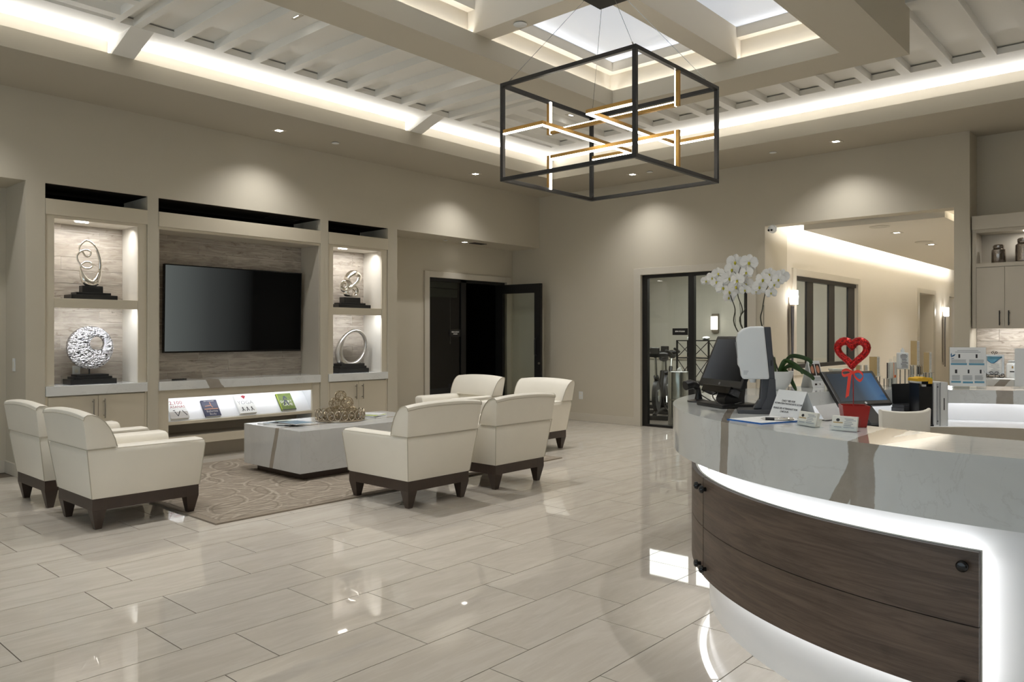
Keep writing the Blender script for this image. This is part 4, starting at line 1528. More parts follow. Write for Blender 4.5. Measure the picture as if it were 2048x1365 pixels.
dk = thing('reception_desk', 'round reception desk with backlit dark wood panels under the quartz counter', 'desk', (DX, DY, 0))
MB().arc(DX, DY, 1.545, 1.585, 0, .9245, A0 + 1, A1 - 1, 120).build('body', 'whitelam', dk, smooth=True)
MB().arc(DX, DY, 1.42, 1.44, .7555, .9245, A0 + 1, A1 - 1, 100).build('inner_back_panel', 'whitelam', dk, smooth=True)
MB().arc(DX, DY, 1.03, 1.5445, .725, .755, A0 + 1, A1 - 1, 100).build('work_surface', 'whitelam', dk, smooth=True)
MB().arc(DX, DY, 1.012, 1.0295, .35, .7552, A0 + 1, A1 - 1, 100).build('inner_fascia', 'lam2', dk, smooth=True)
MB().arc(DX, DY, 1.37, 1.40, .918, .9235, A0 + 2, A1 - 2, 100).build('inner_led', 'ledcool', dk)
SEC = ((70, 132.35), (132.65, 177.4), (204, 250))
for a0, a1 in SEC:
    n = int((a1 - a0) * .8)
    MB().arc(DX, DY, 1.651, 1.670, .223, .4365, a0, a1, n).build('wood_panel', 'walnut', dk, smooth=True)
    MB().arc(DX, DY, 1.651, 1.670, .4395, .655, a0, a1, n).build('wood_panel', 'walnut', dk, smooth=True)
    MB().arc(DX, DY, 1.642, 1.6505, .221, .6575, a0 - .12, a1 + .12, n).build('panel_backing', 'cardwhite', dk, smooth=True)
    MB().arc(DX, DY, 1.600, 1.632, .640, .646, a0 + .3, a1 - .3, n).build('led_strip', 'ledcool', dk)
    MB().arc(DX, DY, 1.600, 1.632, .232, .238, a0 + .3, a1 - .3, n).build('led_strip', 'ledcool', dk)
MB().arc(DX, DY, 1.600, 1.632, .25, .63, 176.9, 177.2, 2).build('led_strip', 'ledcool', dk)
for a in (131.0, 134.0, 176.1):
    for z in (.265, .612):
        p = pol(1.67, a, z)
        r_ = Vector((math.cos(R(a)), math.sin(R(a)), 0))
        b = MB().cyl(p, .009, .014, r_, 12)
        b.loft([[p + r_ * t_ + (Vector((-r_.y, r_.x, 0)) * math.cos(q) + Vector((0, 0, 1)) * math.sin(q)) * rr for q in [2 * PI * j / 16 for j in range(16)]] for t_, rr in ((.012, .012), (.015, .0165), (.024, .0165), (.030, .012), (.032, .004))])
        b.build('standoff_knob', 'blackgloss', dk, smooth=True)

CT = .9492   # top of the counter

# payment terminal facing the lobby ------------------------------------------
t = thing('touchscreen_terminal', 'black touchscreen terminal on a stand at the left end of the counter', 'monitor', (3.36, 1.66, CT))
BL, BR = Vector((3.44, 1.841, 1.04)), Vector((3.248, 1.529, 1.04))
d = (BR - BL).normalized()
n_in = Vector((-d.y, d.x, 0))                      # towards the desk centre
up = (n_in * .108 + Vector((0, 0, .24))).normalized()
H_, W_ = .263, .366
nrm = d.cross(up)                                   # screen normal (towards lobby)
if nrm.dot(n_in) > 0:
    nrm = -nrm
cc = BL + d * W_ / 2 + up * H_ / 2
MB().obox(cc - nrm * .011, d * W_ / 2, up * H_ / 2, nrm * .011).build('case', 'black', t, bevel=.006)
q = lambda u, v, k=.0008: BL + d * (W_ * u) + up * (H_ * v) + nrm * k
MB().quad(q(.05, .14), q(.95, .14), q(.95, .93), q(.05, .93)).build('screen', 'scr1', t)
MB().cyl(q(.5, .07, .0005), .007, .0008, nrm, 14).build('logo', 'grey', t)
foot = Vector((3.345, 1.655, CT)) + n_in * .02
MB().obox(foot + Vector((0, 0, .009)), d * .115, n_in * .10, Vector((0, 0, .009))).build('foot', 'black', t, bevel=.006)
b = MB()
pf = [(.085, .018), (.085, .05), (.11, .30), (.075, .30), (-.005, .085), (-.02, .05), (-.02, .018)]
ctr = Vector((3.345, 1.655, CT))
b.prism(pf, lambda a, c, k: ctr + n_in * (a + .0) + Vector((0, 0, c * .82)) + d * k, -.04, .04)
b.build('stand', 'black', t, bevel=.004)
MB().obox(cc - up * (H_ / 2 + .012) - nrm * .02, d * .12, up * .018, nrm * .03).build('port_hub', 'blackgloss', t, bevel=.004)
MB().tube(smoothpath([cc - up * .145 - nrm * .03, ctr + d * -.02 + Vector((0, 0, .05)) - n_in * .05, ctr + d * .09 + Vector((0, 0, .012)) - n_in * .06, ctr + d * .05 + Vector((0, 0, .022)) + n_in * .06], 6), .003, 6).build('cable', 'black', t, smooth=True)
# handheld scanner
t = thing('barcode_scanner', 'black handheld scanner in its cradle behind the touchscreen terminal', 'scanner', (3.53, 1.89, CT))
sc = Vector((3.50, 1.87, CT))
MB().lathe([(.055, 0), (.055, .006), (.02, .014), (.012, .05)], sc, 18).build('cradle', 'black', t, smooth=True)
MB().tube(smoothpath([sc + Vector((0, 0, .045)), sc + d * -.01 + Vector((0, 0, .07)), sc - d * .005 - n_in * .03 + Vector((0, 0, .088)), sc - n_in * .075 + Vector((0, 0, .082))], 5), [.013] * 6 + [.02] * 5 + [.024] * 5, 10).build('head', 'black', t, smooth=True)
MB().tube(smoothpath([sc - d * .01 + Vector((0, 0, .05)), sc + d * .05 + Vector((0, 0, .03)), sc + d * .12 + n_in * .02 + Vector((0, 0, .0062)), sc + d * .2 + n_in * .06 + Vector((0, 0, .0062))], 6), .003, 6).build('cable', 'black', t, smooth=True)

# hand sanitizer ---------------------------------------------------------------
t = thing('sanitizer_dispenser', 'white touchless hand sanitizer dispenser on a dark grey stand', 'dispenser', (3.165, 1.42, CT))
sx0, sx1 = 3.105, 3.225
MB().prism([(1.335, CT), (1.495, CT), (1.498, CT + .008), (1.49, CT + .016), (1.335, CT + .020)], lambda a, c, k: (k, a, c), sx0, sx1).build('foot', 'darkgrey', t, bevel=.003)
MB().prism([(1.336, CT + .019), (1.432, CT + .019), (1.425, CT + .03), (1.405, CT + .062), (1.399, CT + .15), (1.342, CT + .15)], lambda a, c, k: (k, a, c), sx0 + .02, sx1 - .02).build('neck', 'darkgrey', t, bevel=.006)
for xx in (sx0 + .004, sx1 - .010):
    MB().prism([(1.336, CT + .019), (1.40, CT + .019), (1.397, CT + .032), (1.378, CT + .07), (1.368, CT + .15), (1.345, CT + .15)], lambda a, c, k: (k, a, c), xx, xx + .006).build('neck_rib', 'darkgrey', t)
MB().prism([(1.345, CT + .148), (1.366, CT + .148), (1.388, CT + .369), (1.362, CT + .369)], lambda a, c, k: (k, a, c), sx0 + .006, sx1 - .006).build('back_plate', 'darkgrey', t, bevel=.004)
body = [(1.3665, .147), (1.470, .147), (1.480, .153), (1.485, .19), (1.494, .205), (1.501, .32), (1.494, .345), (1.475, .362), (1.445, .371), (1.389, .372)]
MB().prism([(a, CT + c) for a, c in body], lambda a, c, k: (k, a, c), sx0, sx1).build('cover', 'white', t, smooth=True, bevel=.010, seg=3, ang=50)
MB().obox((sx0 + .06, 1.4985, CT + .27), (.022, 0, 0), (0, .002, 0), (0, .004, .035)).build('window', 'grey', t)
bx('button', 3.1035, 3.105, 1.357, 1.364, CT + .205, CT + .228, 'black', t)
b = MB()
for k in range(3):
    b.box(sx0 - .0006, sx0 - .0001, 1.452 + .003 * k, 1.472, CT + .18 - .006 * k, CT + .1825 - .006 * k)
b.build('print', 'inkgrey', t)['kind'] = 'stuff'
MB().cyl((3.165, 1.432, CT + .13), .012, .018, n=12, r2=.016).build('nozzle', 'white', t, smooth=True)

t.rotation_euler = (0, 0, R(27))
# tent sign --------------------------------------------------------------------
t = thing('tent_sign', 'folded white card sign about the daily fee in front of the dispenser', 'sign', (3.06, 1.21, CT))
L_, F_ = Vector((3.084, 1.326, CT)), Vector((3.010, 1.180, CT))
e_ = (F_ - L_).normalized()
pn = Vector((-e_.y, e_.x, 0))
pn = pn if pn.x > 0 else -pn
ap = .108
mid = pn * .050 + Vector((0, 0, ap))
th = .0012
b = MB()
for s_, o_ in ((0, L_), (1, L_ + pn * .10)):
    t1_ = L_ + mid
    b.hexa([o_, o_ + e_ * .164, o_ + e_ * .164 + pn * th, o_ + pn * th], [t1_, t1_ + e_ * .164, t1_ + e_ * .164 + pn * th, t1_ + pn * th])
b.build('card', 'paper', t)
us = mid.normalized()
fn_ = e_.cross(us)
fn_ = fn_ if fn_.dot(pn) < 0 else -fn_
P0 = L_ + fn_ * .0008
fw = lambda u, v: P0 + e_ * (.164 * u) + us * (mid.length * v)
for s, u, v, sz in (('DAILY FEE FOR', .5, .60, .0115), ('NONPATIENT/NONGUESTS: $15.00', .52, .50, .0100), ('PLEASE SEE ATTENDANT FOR', .48, .32, .0105), ('CHECK-IN', .48, .21, .0105)):
    text(s, sz, 'ink', t, fw(u, v), e_, us, bold=.00025)

# clipboard and pen -------------------------------------------------------------
t = thing('clipboard', 'blue clipboard with a white form at the front edge of the counter', 'clipboard', (2.9, 1.26, CT))
c0, c1, c2 = Vector((2.819, 1.383, CT)), Vector((2.755, 1.214, CT)), Vector((2.912, 1.148, CT))
e1, e2 = (c1 - c0), Vector((.222, -.085, 0))
o = c0
MB().obox(o + e1 / 2 + e2 / 2 + Vector((0, 0, .002)), e1 / 2, e2 / 2, Vector((0, 0, .002))).build('board', 'blue', t)
MB().obox(o + e1 * .5 + e2 * .5 + Vector((0, 0, .0048)), e1 * .47, e2 * .47, Vector((0, 0, .0007))).build('form', 'paper', t)
b = MB()
for k in range(5):
    a = o + e1 * .15 + e2 * (.2 + .13 * k) + Vector((0, 0, .0056))
    b.add([a, a + e1 * .6, a + e1 * .6 + e2 * .012, a + e2 * .012], [(0, 1, 2, 3)])
b.build('print', 'inkgrey', t)
t = thing('pen', 'silver and black ballpoint pen lying on the clipboard', 'pen', (2.93, 1.2, CT + .0057))
pa, pb = Vector((2.855, 1.262, CT + .0115)), Vector((2.905, 1.150, CT + .0115))
pd = pb - pa
MB().tube([pa, pa + pd * .08, pa + pd * .6, pa + pd * .95, pb], [.001, .004, .0055, .0055, .003], 10).build('barrel', 'chrome', t, smooth=True)
MB().tube([pa + pd * .15, pa + pd * .42], .0058, 10).build('grip', 'black', t, smooth=True)
MB().tube([pa + pd * .6 + Vector((0, 0, .007)), pa + pd * .97 + Vector((0, 0, .007)), pa + pd * .97], .0012, 6).build('clip', 'chrome', t)

# business-card holders -----------------------------------------------------------


def card_holder(p, q, label):
    p, q = Vector(p), Vector(q)
    e = (q - p).normalized()
    w = (q - p).length
    k = Vector((-e.y, e.x, 0))
    k = k if k.x > 0 else -k
    t = thing('card_holder', label, 'card holder', ((p.x + q.x) / 2, (p.y + q.y) / 2, CT), 'business-card holders on the counter')
    b = MB().obox(p + e * w / 2 + k * .02 + Vector((0, 0, .001)), e * w / 2, k * .02, Vector((0, 0, .001)))
    b.obox(p + e * w / 2 + k * .001 + Vector((0, 0, .010)), e * w / 2, k * .001, Vector((0, 0, .010)))
    us_ = (k * .012 + Vector((0, 0, .045))).normalized()
    b.obox(p + e * w / 2 + k * .022 + us_ * .022, e * w / 2, us_ * .022, k * .001)
    b.build('holder', 'acrylic', t)
    cw, ch = w * .92, .050
    o = p + e * (w - cw) / 2 + k * .006 + Vector((0, 0, .003))
    MB().obox(o + e * cw / 2 + us_ * ch / 2 + k * .005, e * cw / 2, us_ * ch / 2, k * .005).build('card_stack', 'cardwhite', t)
    nn = e.cross(us_)
    nn = nn if nn.dot(k) < 0 else -nn
    f = o + nn * .0009
    g = lambda u, v: f + e * (cw * u) + us_ * (ch * v)
    b = MB()
    for (u0, u1, v) in ((.5, .85, .80), (.55, .95, .70), (.5, .8, .58), (.5, .85, .46), (.48, .78, .34), (.1, .4, .2), (.48, .9, .2)):
        b.quad(g(u0, v), g(u1, v), g(u1, v + .05), g(u0, v + .05), False)
    b.build('print', 'inkgrey', t)
    b = MB()
    m_ = [g(.24 + .075 * math.cos(2 * PI * i / 14), .72 + .11 * math.sin(2 * PI * i / 14)) for i in range(14)]
    b.add(m_, [tuple(range(14))])
    b.build('emblem', 'ink', t)
    MB().quad(g(.06, .50), g(.44, .50), g(.44, .58), g(.06, .58), False).build('emblem_band', 'tan', t)


card_holder((2.829, 1.118, CT), (2.775, 1.025, CT), 'clear holder of business cards beside the clipboard')
card_holder((2.743, .962, CT), (2.738, .868, CT), 'clear holder of business cards in front of the red pot')

# red pot with glitter heart ---------------------------------------------------------
t = thing('heart_pick', 'red square pot holding a glitter heart on a stick with a ribbon', 'decoration', (2.935, .935, CT))
pc = Vector((2.928, .938, CT))
ra = R(28)


def sq(h, z):
    return [pc + Vector((h * 1.414 * math.cos(ra + PI / 4 + i * PI / 2), h * 1.414 * math.sin(ra + PI / 4 + i * PI / 2), z)) for i in range(4)]


b = MB()
b.loft([sq(.036, 0), sq(.047, .078), sq(.044, .078), sq(.042, .055)])
b.build('pot', 'red', t, bevel=.002)
MB().tube([pc + Vector((0, .002, .05)), pc + Vector((.008, .006, .215))], .002, 8).build('stick', 'red', t)
hp = []
HC = Vector((2.938, .948, 1.222))
for i in range(40):
    a = 2 * PI * i / 40
    hx = 16 * math.sin(a) ** 3
    hz = 13 * math.cos(a) - 5 * math.cos(2 * a) - 2 * math.cos(3 * a) - math.cos(4 * a)
    hp.append(HC + Vector((-.1 * 0, -hx / 16 * .052, hz / 16 * .052)))
MB().tube(hp, [.0125 + .004 * max(0, (p.z - HC.z) / .05) for p in hp], 12, True).build('heart', 'glitter', t, smooth='all')
b = MB()
for i in range(240):
    p = hp[random.randrange(40)]
    dv = Vector((random.gauss(0, 1), random.gauss(0, 1), random.gauss(0, 1))).normalized()
    q_ = p + dv * (.014 + .003 * max(0, (p.z - HC.z) / .05))
    s1 = dv.orthogonal().normalized() * .0022
    s2 = dv.cross(s1).normalized() * .0022
    b.add([q_ - s1 - s2 * .4, q_ + s1 - s2 * .4 + dv * .002, q_ + s2 + dv * .001], [(0, 1, 2)])
gl = b.build('glitter_flakes', 'glitter', t)
gl['kind'] = 'stuff'
kn = pc + Vector((.006, .004, .196))


def band(pts, w_, nm, par):
    pp = smoothpath(pts, 6)
    b = MB()
    rings = []
    for p in pp:
        rings.append([p + Vector((0, 0, w_)), p - Vector((0, 0, w_)), p - Vector((.0006, 0, w_)), p + Vector((-.0006, 0, w_))])
    b.loft(rings)
    return b.build(nm, 'ribbon', par, smooth=True)


band([kn, kn + Vector((-.004, .022, .010)), kn + Vector((-.004, .040, .002)), kn + Vector((-.008, .03, -.012)), kn], .005, 'bow_loop', t)
band([kn, kn + Vector((-.004, -.02, .006)), kn + Vector((-.006, -.036, -.010)), kn + Vector((-.009, -.026, -.028)), kn + Vector((-.004, -.008, -.016)), kn], .005, 'bow_loop', t)
MB().hexa([kn + Vector((-.006, .004, 0)), kn + Vector((-.006, .016, -.004)), kn + Vector((-.007, .016, -.004)), kn + Vector((-.007, .004, 0))],
          [kn + Vector((-.006, .014, -.085)), kn + Vector((-.006, .026, -.095)), kn + Vector((-.007, .026, -.095)), kn + Vector((-.007, .014, -.085))]).build('ribbon_tail', 'ribbon', t)

# second terminal, staff side ---------------------------------------------------------
WS = .7552
t = thing('touchscreen_terminal', 'black tilted touchscreen terminal behind the glitter heart, facing the staff side', 'monitor', (4.8, 1.45, WS))
BL, BR = Vector((4.63, 1.56, .87)), Vector((4.985, 1.37, .87))
d = (BR - BL).normalized()
n_b = Vector((-d.y, d.x, 0))
up = (n_b * .16 + Vector((0, 0, .195))).normalized()
W_, H_ = .402, .252
nrm = d.cross(up)
nrm = nrm if nrm.dot(n_b) < 0 else -nrm
cc = BL + d * W_ / 2 + up * H_ / 2
MB().obox(cc - nrm * .012, d * W_ / 2, up * H_ / 2, nrm * .012).build('case', 'black', t, bevel=.007)
q = lambda u, v, k=.0008: BL + d * (W_ * u) + up * (H_ * v) + nrm * k
MB().quad(q(.06, .12), q(.94, .12), q(.94, .92), q(.06, .92)).build('screen', 'scr2', t)
MB().cyl(q(.5, .06, .0003), .008, .0008, nrm, 14).build('logo', 'white', t)
fb = Vector((4.755, 1.41, WS))
MB().obox(fb + Vector((0, 0, .008)), d * .11, n_b * .08, Vector((0, 0, .008))).build('foot', 'black', t, bevel=.004)
MB().hexa([fb - d * .05 - n_b * .03 + Vector((0, 0, .016)), fb + d * .05 - n_b * .03 + Vector((0, 0, .016)), fb + d * .05 + n_b * .03 + Vector((0, 0, .016)), fb - d * .05 + n_b * .03 + Vector((0, 0, .016))],
          [cc - d * .05 - up * .08 - nrm * .024, cc + d * .05 - up * .08 - nrm * .024, cc + d * .05 + up * .02 - nrm * .024, cc - d * .05 + up * .02 - nrm * .024]).build('stand', 'black', t)

# laptop, organiser and binders -------------------------------------------------------
t = thing('laptop', 'open small black laptop on the cash drawer beside the staff terminal', 'laptop', (5.045, 1.305, WS + .0962))
lb = Vector((5.045, 1.305, WS + .0962))
ld_ = Vector((.86, -.5, 0)).normalized()
ln = Vector((.5, .86, 0))
MB().obox(lb + Vector((0, 0, .008)), ld_ * .075, ln * .047, Vector((0, 0, .008))).build('base', 'darkgrey', t, bevel=.003)
MB().obox(lb + Vector((0, 0, .0168)), ld_ * .065, ln * .03, Vector((0, 0, .0007))).build('keyboard', 'black', t)
lu = (ln * .05 + Vector((0, 0, 1))).normalized()
MB().obox(lb + ln * .042 + Vector((0, 0, .018)) + lu * .06, ld_ * .075, lu * .06, ln * .003).build('lid', 'black', t, bevel=.003)
MB().tube([lb + ln * .043 - ld_ * .068 + Vector((0, 0, .017)), lb + ln * .043 + ld_ * .068 + Vector((0, 0, .017))], .004, 8).build('hinge', 'darkgrey', t)

t = thing('cash_drawer', 'black cash drawer under the small laptop on the inner work surface', 'cash drawer', (5.045, 1.305, WS))
cdc = Vector((5.045, 1.305, WS))
MB().obox(cdc + Vector((0, 0, .048)), ld_ * .078, ln * .049, Vector((0, 0, .048))).build('case', 'darkgrey', t, bevel=.003)
MB().obox(cdc + Vector((0, 0, .045)) - ln * .0505, ld_ * .07, ln * .0012, Vector((0, 0, .035))).build('drawer_front', 'black', t)
t = thing('file_organizer', 'black desktop file organizer stuffed with papers beside the white binders', 'organizer', (5.0, 1.2, WS))
oc = PZ(1850, 853, WS)
od = Vector((.70, -.71, 0))
on = Vector((.71, .70, 0))
MB().obox(oc + Vector((0, 0, .004)) + on * .055, od * .052, on * .055, Vector((0, 0, .004))).build('tray', 'black', t)
for k, (hh, m_) in enumerate(((.25, 'black'), (.24, 'black'))):
    MB().obox(oc + od * (.045 - .075 * k) + on * .057 + Vector((0, 0, .0085 + hh / 2)), od * .003, on * .05, Vector((0, 0, hh / 2))).build('divider', m_, t, bevel=.002)
MB().obox(oc + od * .0 + on * .057 + Vector((0, 0, .125)), od * .012, on * .048, Vector((0, 0, .116))).build('papers', 'paper', t)
MB().obox(oc + on * .003 + od * .005 + Vector((0, 0, .12)), od * .040, on * .003, Vector((0, 0, .11))).build('front_panel', 'black', t, bevel=.002)
yc = thing('folded_cloth', 'folded yellow microfibre cloth lying on top of the black organizer', 'cloth', oc + Vector((0, 0, .252)))
ycc = oc + on * .05 + Vector((0, 0, .2602))
b = MB()
rings = []
for k in range(9):
    s_ = -1 + k / 4
    zz = .016 - .008 * s_ * s_ + .003 * math.sin(k * 2.1)
    rings.append([ycc + od * .045 * s_ + on * -.05 + Vector((0, 0, 0)), ycc + od * .045 * s_ + on * .05, ycc + od * .045 * s_ + on * .05 + Vector((0, 0, zz + .006)), ycc + od * .045 * s_ - on * .05 + Vector((0, 0, zz + .008))])
b.loft(rings)
b.build('fold', 'yellow', yc, smooth=True)
MB().obox(ycc - on * .052 + od * .03 + Vector((0, 0, -.002)), od * .012, on * .002, Vector((0, 0, .012))).build('hem', 'yellow', yc)
for i, (u, lab) in enumerate(((1872.5, 'left white ring binder standing beside the black organizer'), (1888, 'right white ring binder with a label on its spine'))):
    t = thing('ring_binder', lab, 'binder', PZ(u, 853, WS), 'white binders on the work surface')
    bc = PZ(u, 852.6, WS)
    bc.z = WS
    w_ = .019 if i == 0 else .023
    c_ = bc + on * .12 + Vector((0, 0, .1275))
    MB().obox(c_, od * (w_ - .003), on * .115, Vector((0, 0, .122))).build('pages', 'paper', t)
    b = MB()
    for s_ in (-1, 1):
        b.obox(c_ + od * s_ * (w_ - .0015), od * .0015, on * .12, Vector((0, 0, .1275)))
    b.obox(c_ - on * .1185, od * w_, on * .0015, Vector((0, 0, .1275)))
    b.build('cover', 'white', t)
    if i == 1:
        MB().obox(c_ - on * .1204, od * .003, on * .0003, Vector((0, 0, .035))).build('spine_print', 'ink', t)
    else:
        for zz in (-.10, .10):
            MB().cyl(c_ - on * .1203 + Vector((0, 0, zz)) + od * .008, .004, .001, -on, 10).build('rivet', 'ink', t)
        MB().obox(c_ - on * .1204 + od * .006, od * .0065, on * .0004, Vector((0, 0, .12))).build('spine_label', 'inkgrey', t)

# task chair ----------------------------------------------------------------------------
t = thing('desk_stool', 'low-backed cream desk stool inside the round desk', 'chair', (4.35, 1.0, 0))
ca_, cb_ = PZ(1764, 824, .872), PZ(1862, 821, .872)
cd_ = (cb_ - ca_).normalized()
cn = Vector((-cd_.y, cd_.x, 0))
wd_ = (cb_ - ca_).length
rings = []
for k in range(11):
    s_ = k / 10
    bow = -.05 * (1 - (2 * s_ - 1) ** 2)
    crn = .012 * abs(2 * s_ - 1) ** 3
    o_ = ca_ + cd_ * wd_ * s_ - cn * bow * -1
    fl = (2 * s_ - 1) * -.012
    lo_ = Vector((o_.x, o_.y, .58)) + cd_ * fl
    hi_ = Vector((o_.x, o_.y, .866 + crn))
    rings.append([lo_, lo_ + cn * .03, hi_ + cn * .03, hi_ + cn * .02 + Vector((0, 0, .006)), hi_ + cn * .008 + Vector((0, 0, .006)), hi_])
MB().loft(rings).build('backrest', 'leather', t, smooth=True, bevel=.003)
sc_ = (ca_ + cb_) / 2 - cn * .17
sc_ = Vector((sc_.x, sc_.y, 0))
MB().lathe([(.17, .46), (.205, .475), (.205, .52), (.18, .535), (.02, .54)], sc_, 24).build('seat', 'leather', t, smooth=True)
MB().cyl(sc_ + Vector((0, 0, .03)), .025, .43, n=14).build('column', 'chrome', t, smooth=True)
MB().lathe([(.20, 0), (.20, .012), (.05, .03), (.026, .04)], sc_, 28).build('base_plate', 'chrome', t, smooth=True)
p_ = (ca_ + cb_) / 2
MB().tube([sc_ + cn * .02 + Vector((0, 0, .465)), sc_ + cn * .19 + Vector((0, 0, .47)), Vector((p_.x, p_.y, .6)) + cn * .065], .012, 8).build('back_support', 'chrome', t, smooth=True)

# white paper stand behind the tent sign
t = thing('paper_stack', 'bright white sheet propped behind the tent sign on the counter', 'paper', (3.1, 1.03, CT))
pa = PZ(1650, 842, CT)
pb = PZ(1686, 838, CT)
pe = (pb - pa)
pk = Vector((-pe.y, pe.x, 0)).normalized()
pk = pk if pk.x > 0 else -pk
MB().hexa([pa, pb, pb + pk * .001, pa + pk * .001], [pa + pk * .02 - pe * .3 + Vector((0, 0, .058)), pb + pk * .02 - pe * .15 + Vector((0, 0, .062)), pb + pk * .021 - pe * .15 + Vector((0, 0, .062)), pa + pk * .021 - pe * .3 + Vector((0, 0, .058))]).build('sheet', 'paper', t)
MB().obox((pa + pb) / 2 + Vector((0, 0, .001)) - pk * .002, pe * .55, pk * .012, Vector((0, 0, .001))).build('base', 'black', t)

# ------------------------------------------------------------------ far side of the counter
# orchid
OC = Vector((4.60, 1.93, CT))
t = thing('orchid_plant', 'white moth orchid with tall arching sprays in a white bowl on the far counter', 'plant', OC)
MB().lathe([(.05, 0), (.056, .004), (.085, .05), (.098, .10), (.10, .115), (.094, .115), (.088, .095), (.02, .09)], OC, 28).build('bowl', 'white', t, smooth=True)
MB().lathe([(.002, .09), (.05, .104), (.09, .10), (.088, .09)], OC, 16).build('moss', 'soil', t)


def leaf(pts, w_):
    pp = smoothpath(pts, 6)
    m = len(pp)
    rings = []
    for i, p in enumerate(pp):
        tn = pp[min(i + 1, m - 1)] - pp[max(i - 1, 0)]
        s_ = tn.cross(Vector((0, 0, 1)))
        s_ = s_.normalized() if s_.length > 1e-6 else Vector((1, 0, 0))
        nn = s_.cross(tn).normalized()
        ww = w_ * (.25 + .75 * math.sin(PI * min(1, .12 + i / m * .9)) ** .7) if i < m - 1 else .003
        s2_ = (s_ * .55 + nn * .83).normalized()
        nn = s2_.cross(tn).normalized()
        rings.append([p - s2_ * ww + nn * .003, p + nn * -.001, p + s2_ * ww + nn * .003, p + nn * .0008])
    b = MB()
    b.loft(rings)
    return b.build('leaf', 'green', t, smooth=True)


base = OC + Vector((0, 0, .10))
for e_ in (((.12, -.14, .12), (.20, -.25, .10), (.21, -.26, .05)), ((.10, -.16, .03), (.18, -.27, -.02), (.2, -.29, -.05)), ((.03, -.10, -.02), (.05, -.15, -.09), (.06, -.17, -.13)), ((-.10, .12, .1), (-.16, .2, .08), (-.18, .23, .04)), ((.15, .10, .09), (.24, .16, .06), (.26, .18, .02)), ((-.02, -.13, .08), (0, -.22, .05), (.01, -.25, .0))):
    leaf([base + Vector((e_[0][0] * .1, e_[0][1] * .1, 0))] + [base + Vector((q_[0] * .62, q_[1] * .62, q_[2] * .8)) + Vector((0, 0, dz_)) for q_, dz_ in ((tuple(v_ * .6 for v_ in e_[0]), .03), (e_[0], .01), (e_[1], 0), (e_[2], 0))], .016)


def OP(x, y, dx=0.0):
    """pixel of the flower crop -> point near the plant's own depth"""
    return PXX(1400 + x / 7.584, 500 + y / 7.584, OC.x + dx)


stems = [([(.0, 0), ], [(555, 1210), (530, 900), (470, 720), (440, 560), (350, 430), (200, 430)]),
         ([(.0, 0)], [(640, 1180), (640, 900), (575, 700), (560, 480), (600, 300), (640, 190)]),
         ([(.0, 0)], [(620, 1150), (685, 880), (670, 650), (600, 470), (520, 330)]),
         ([(.0, 0)], [(935, 1140), (945, 900), (990, 650), (1040, 540), (1100, 440), (1170, 410)])]
for _, pts in stems:
    pp = [base + Vector((random.uniform(-.02, .02), random.uniform(-.02, .02), 0))] + [OP(x, y, random.uniform(-.02, .02)) for x, y in pts]
    sp = smoothpath(pp, 6)
    MB().tube(sp, [.0045 - .003 * i / len(sp) for i in range(len(sp))], 6).build('stem', 'stem', t, smooth=True)
for x0, y0, x1, y1 in ((600, 800, 625, 1150), (535, 900, 540, 1200), (965, 840, 962, 1140), (560, 330, 600, 420)):
    MB().tube([OP(x0, y0, .02), OP(x1, y1, .02)], .0016, 5).build('support_stake', 'stem', t)


def flower(c, r, face, roll):
    f = Vector(face).normalized()
    u = Vector((0, 0, 1)) - f * f.z
    u.normalize()
    s = u.cross(f)
    b = MB()

    def petal(ang, ln, w_, cup, lift=0.0):
        ca_, sa_ = math.cos(ang + roll), math.sin(ang + roll)
        ax = u * ca_ + s * sa_
        sd_ = s * ca_ - u * sa_
        rows = []
        for t_, ww in ((.04, .25), (.3, .8), (.6, 1.0), (.85, .75), (1.0, .25)):
            o_ = c + ax * ln * t_ + f * (lift + cup * t_ * t_)
            rows.append([o_ - sd_ * w_ * ww + f * .10 * r, o_ - f * .02 * r, o_ + sd_ * w_ * ww + f * .10 * r])
        b.loft(rows, closed=False, cap=False)
    for a in (0, 2.2, -2.2):
        petal(a, r * .95, r * .36, -.12 * r)
    for a in (1.35, -1.35):
        petal(a, r * 1.0, r * .62, -.08 * r, .06 * r)
    o = b.build('flower', 'petal', t, smooth=True)
    lb_ = MB().sphere(c + f * .16 * r - u * .10 * r, r * .15, 8, 6, (1, 1, 1.3))
    lb_.tube([c + f * .1 * r, c + f * .35 * r - u * .30 * r], [r * .12, r * .05], 6)
    lb_.build('lip', 'lip', o, smooth=True)


fl = [(530, 185, .055), (738, 195, .058), (485, 297, .05), (705, 345, .045), (443, 435, .052), (695, 520, .05), (255, 485, .046), (350, 575, .052), (455, 628, .052), (88, 475, .036), (570, 465, .05), (275, 360, .042), (190, 420, .042), (600, 420, .045), (440, 725, .04), (680, 610, .036), (540, 560, .05), (620, 590, .04), (1050, 375, .046), (960, 448, .05), (905, 565, .048), (1240, 400, .046), (1190, 450, .04), (1125, 530, .036), (1078, 655, .036), (850, 620, .036)]
for i, (x, y, r_) in enumerate(fl):
    flower(OP(x, y, random.uniform(-.05, .03)), r_, (-.9 + random.uniform(-.25, .25), -.35 + random.uniform(-.45, .45), random.uniform(-.25, .15)), random.uniform(-.25, .25))

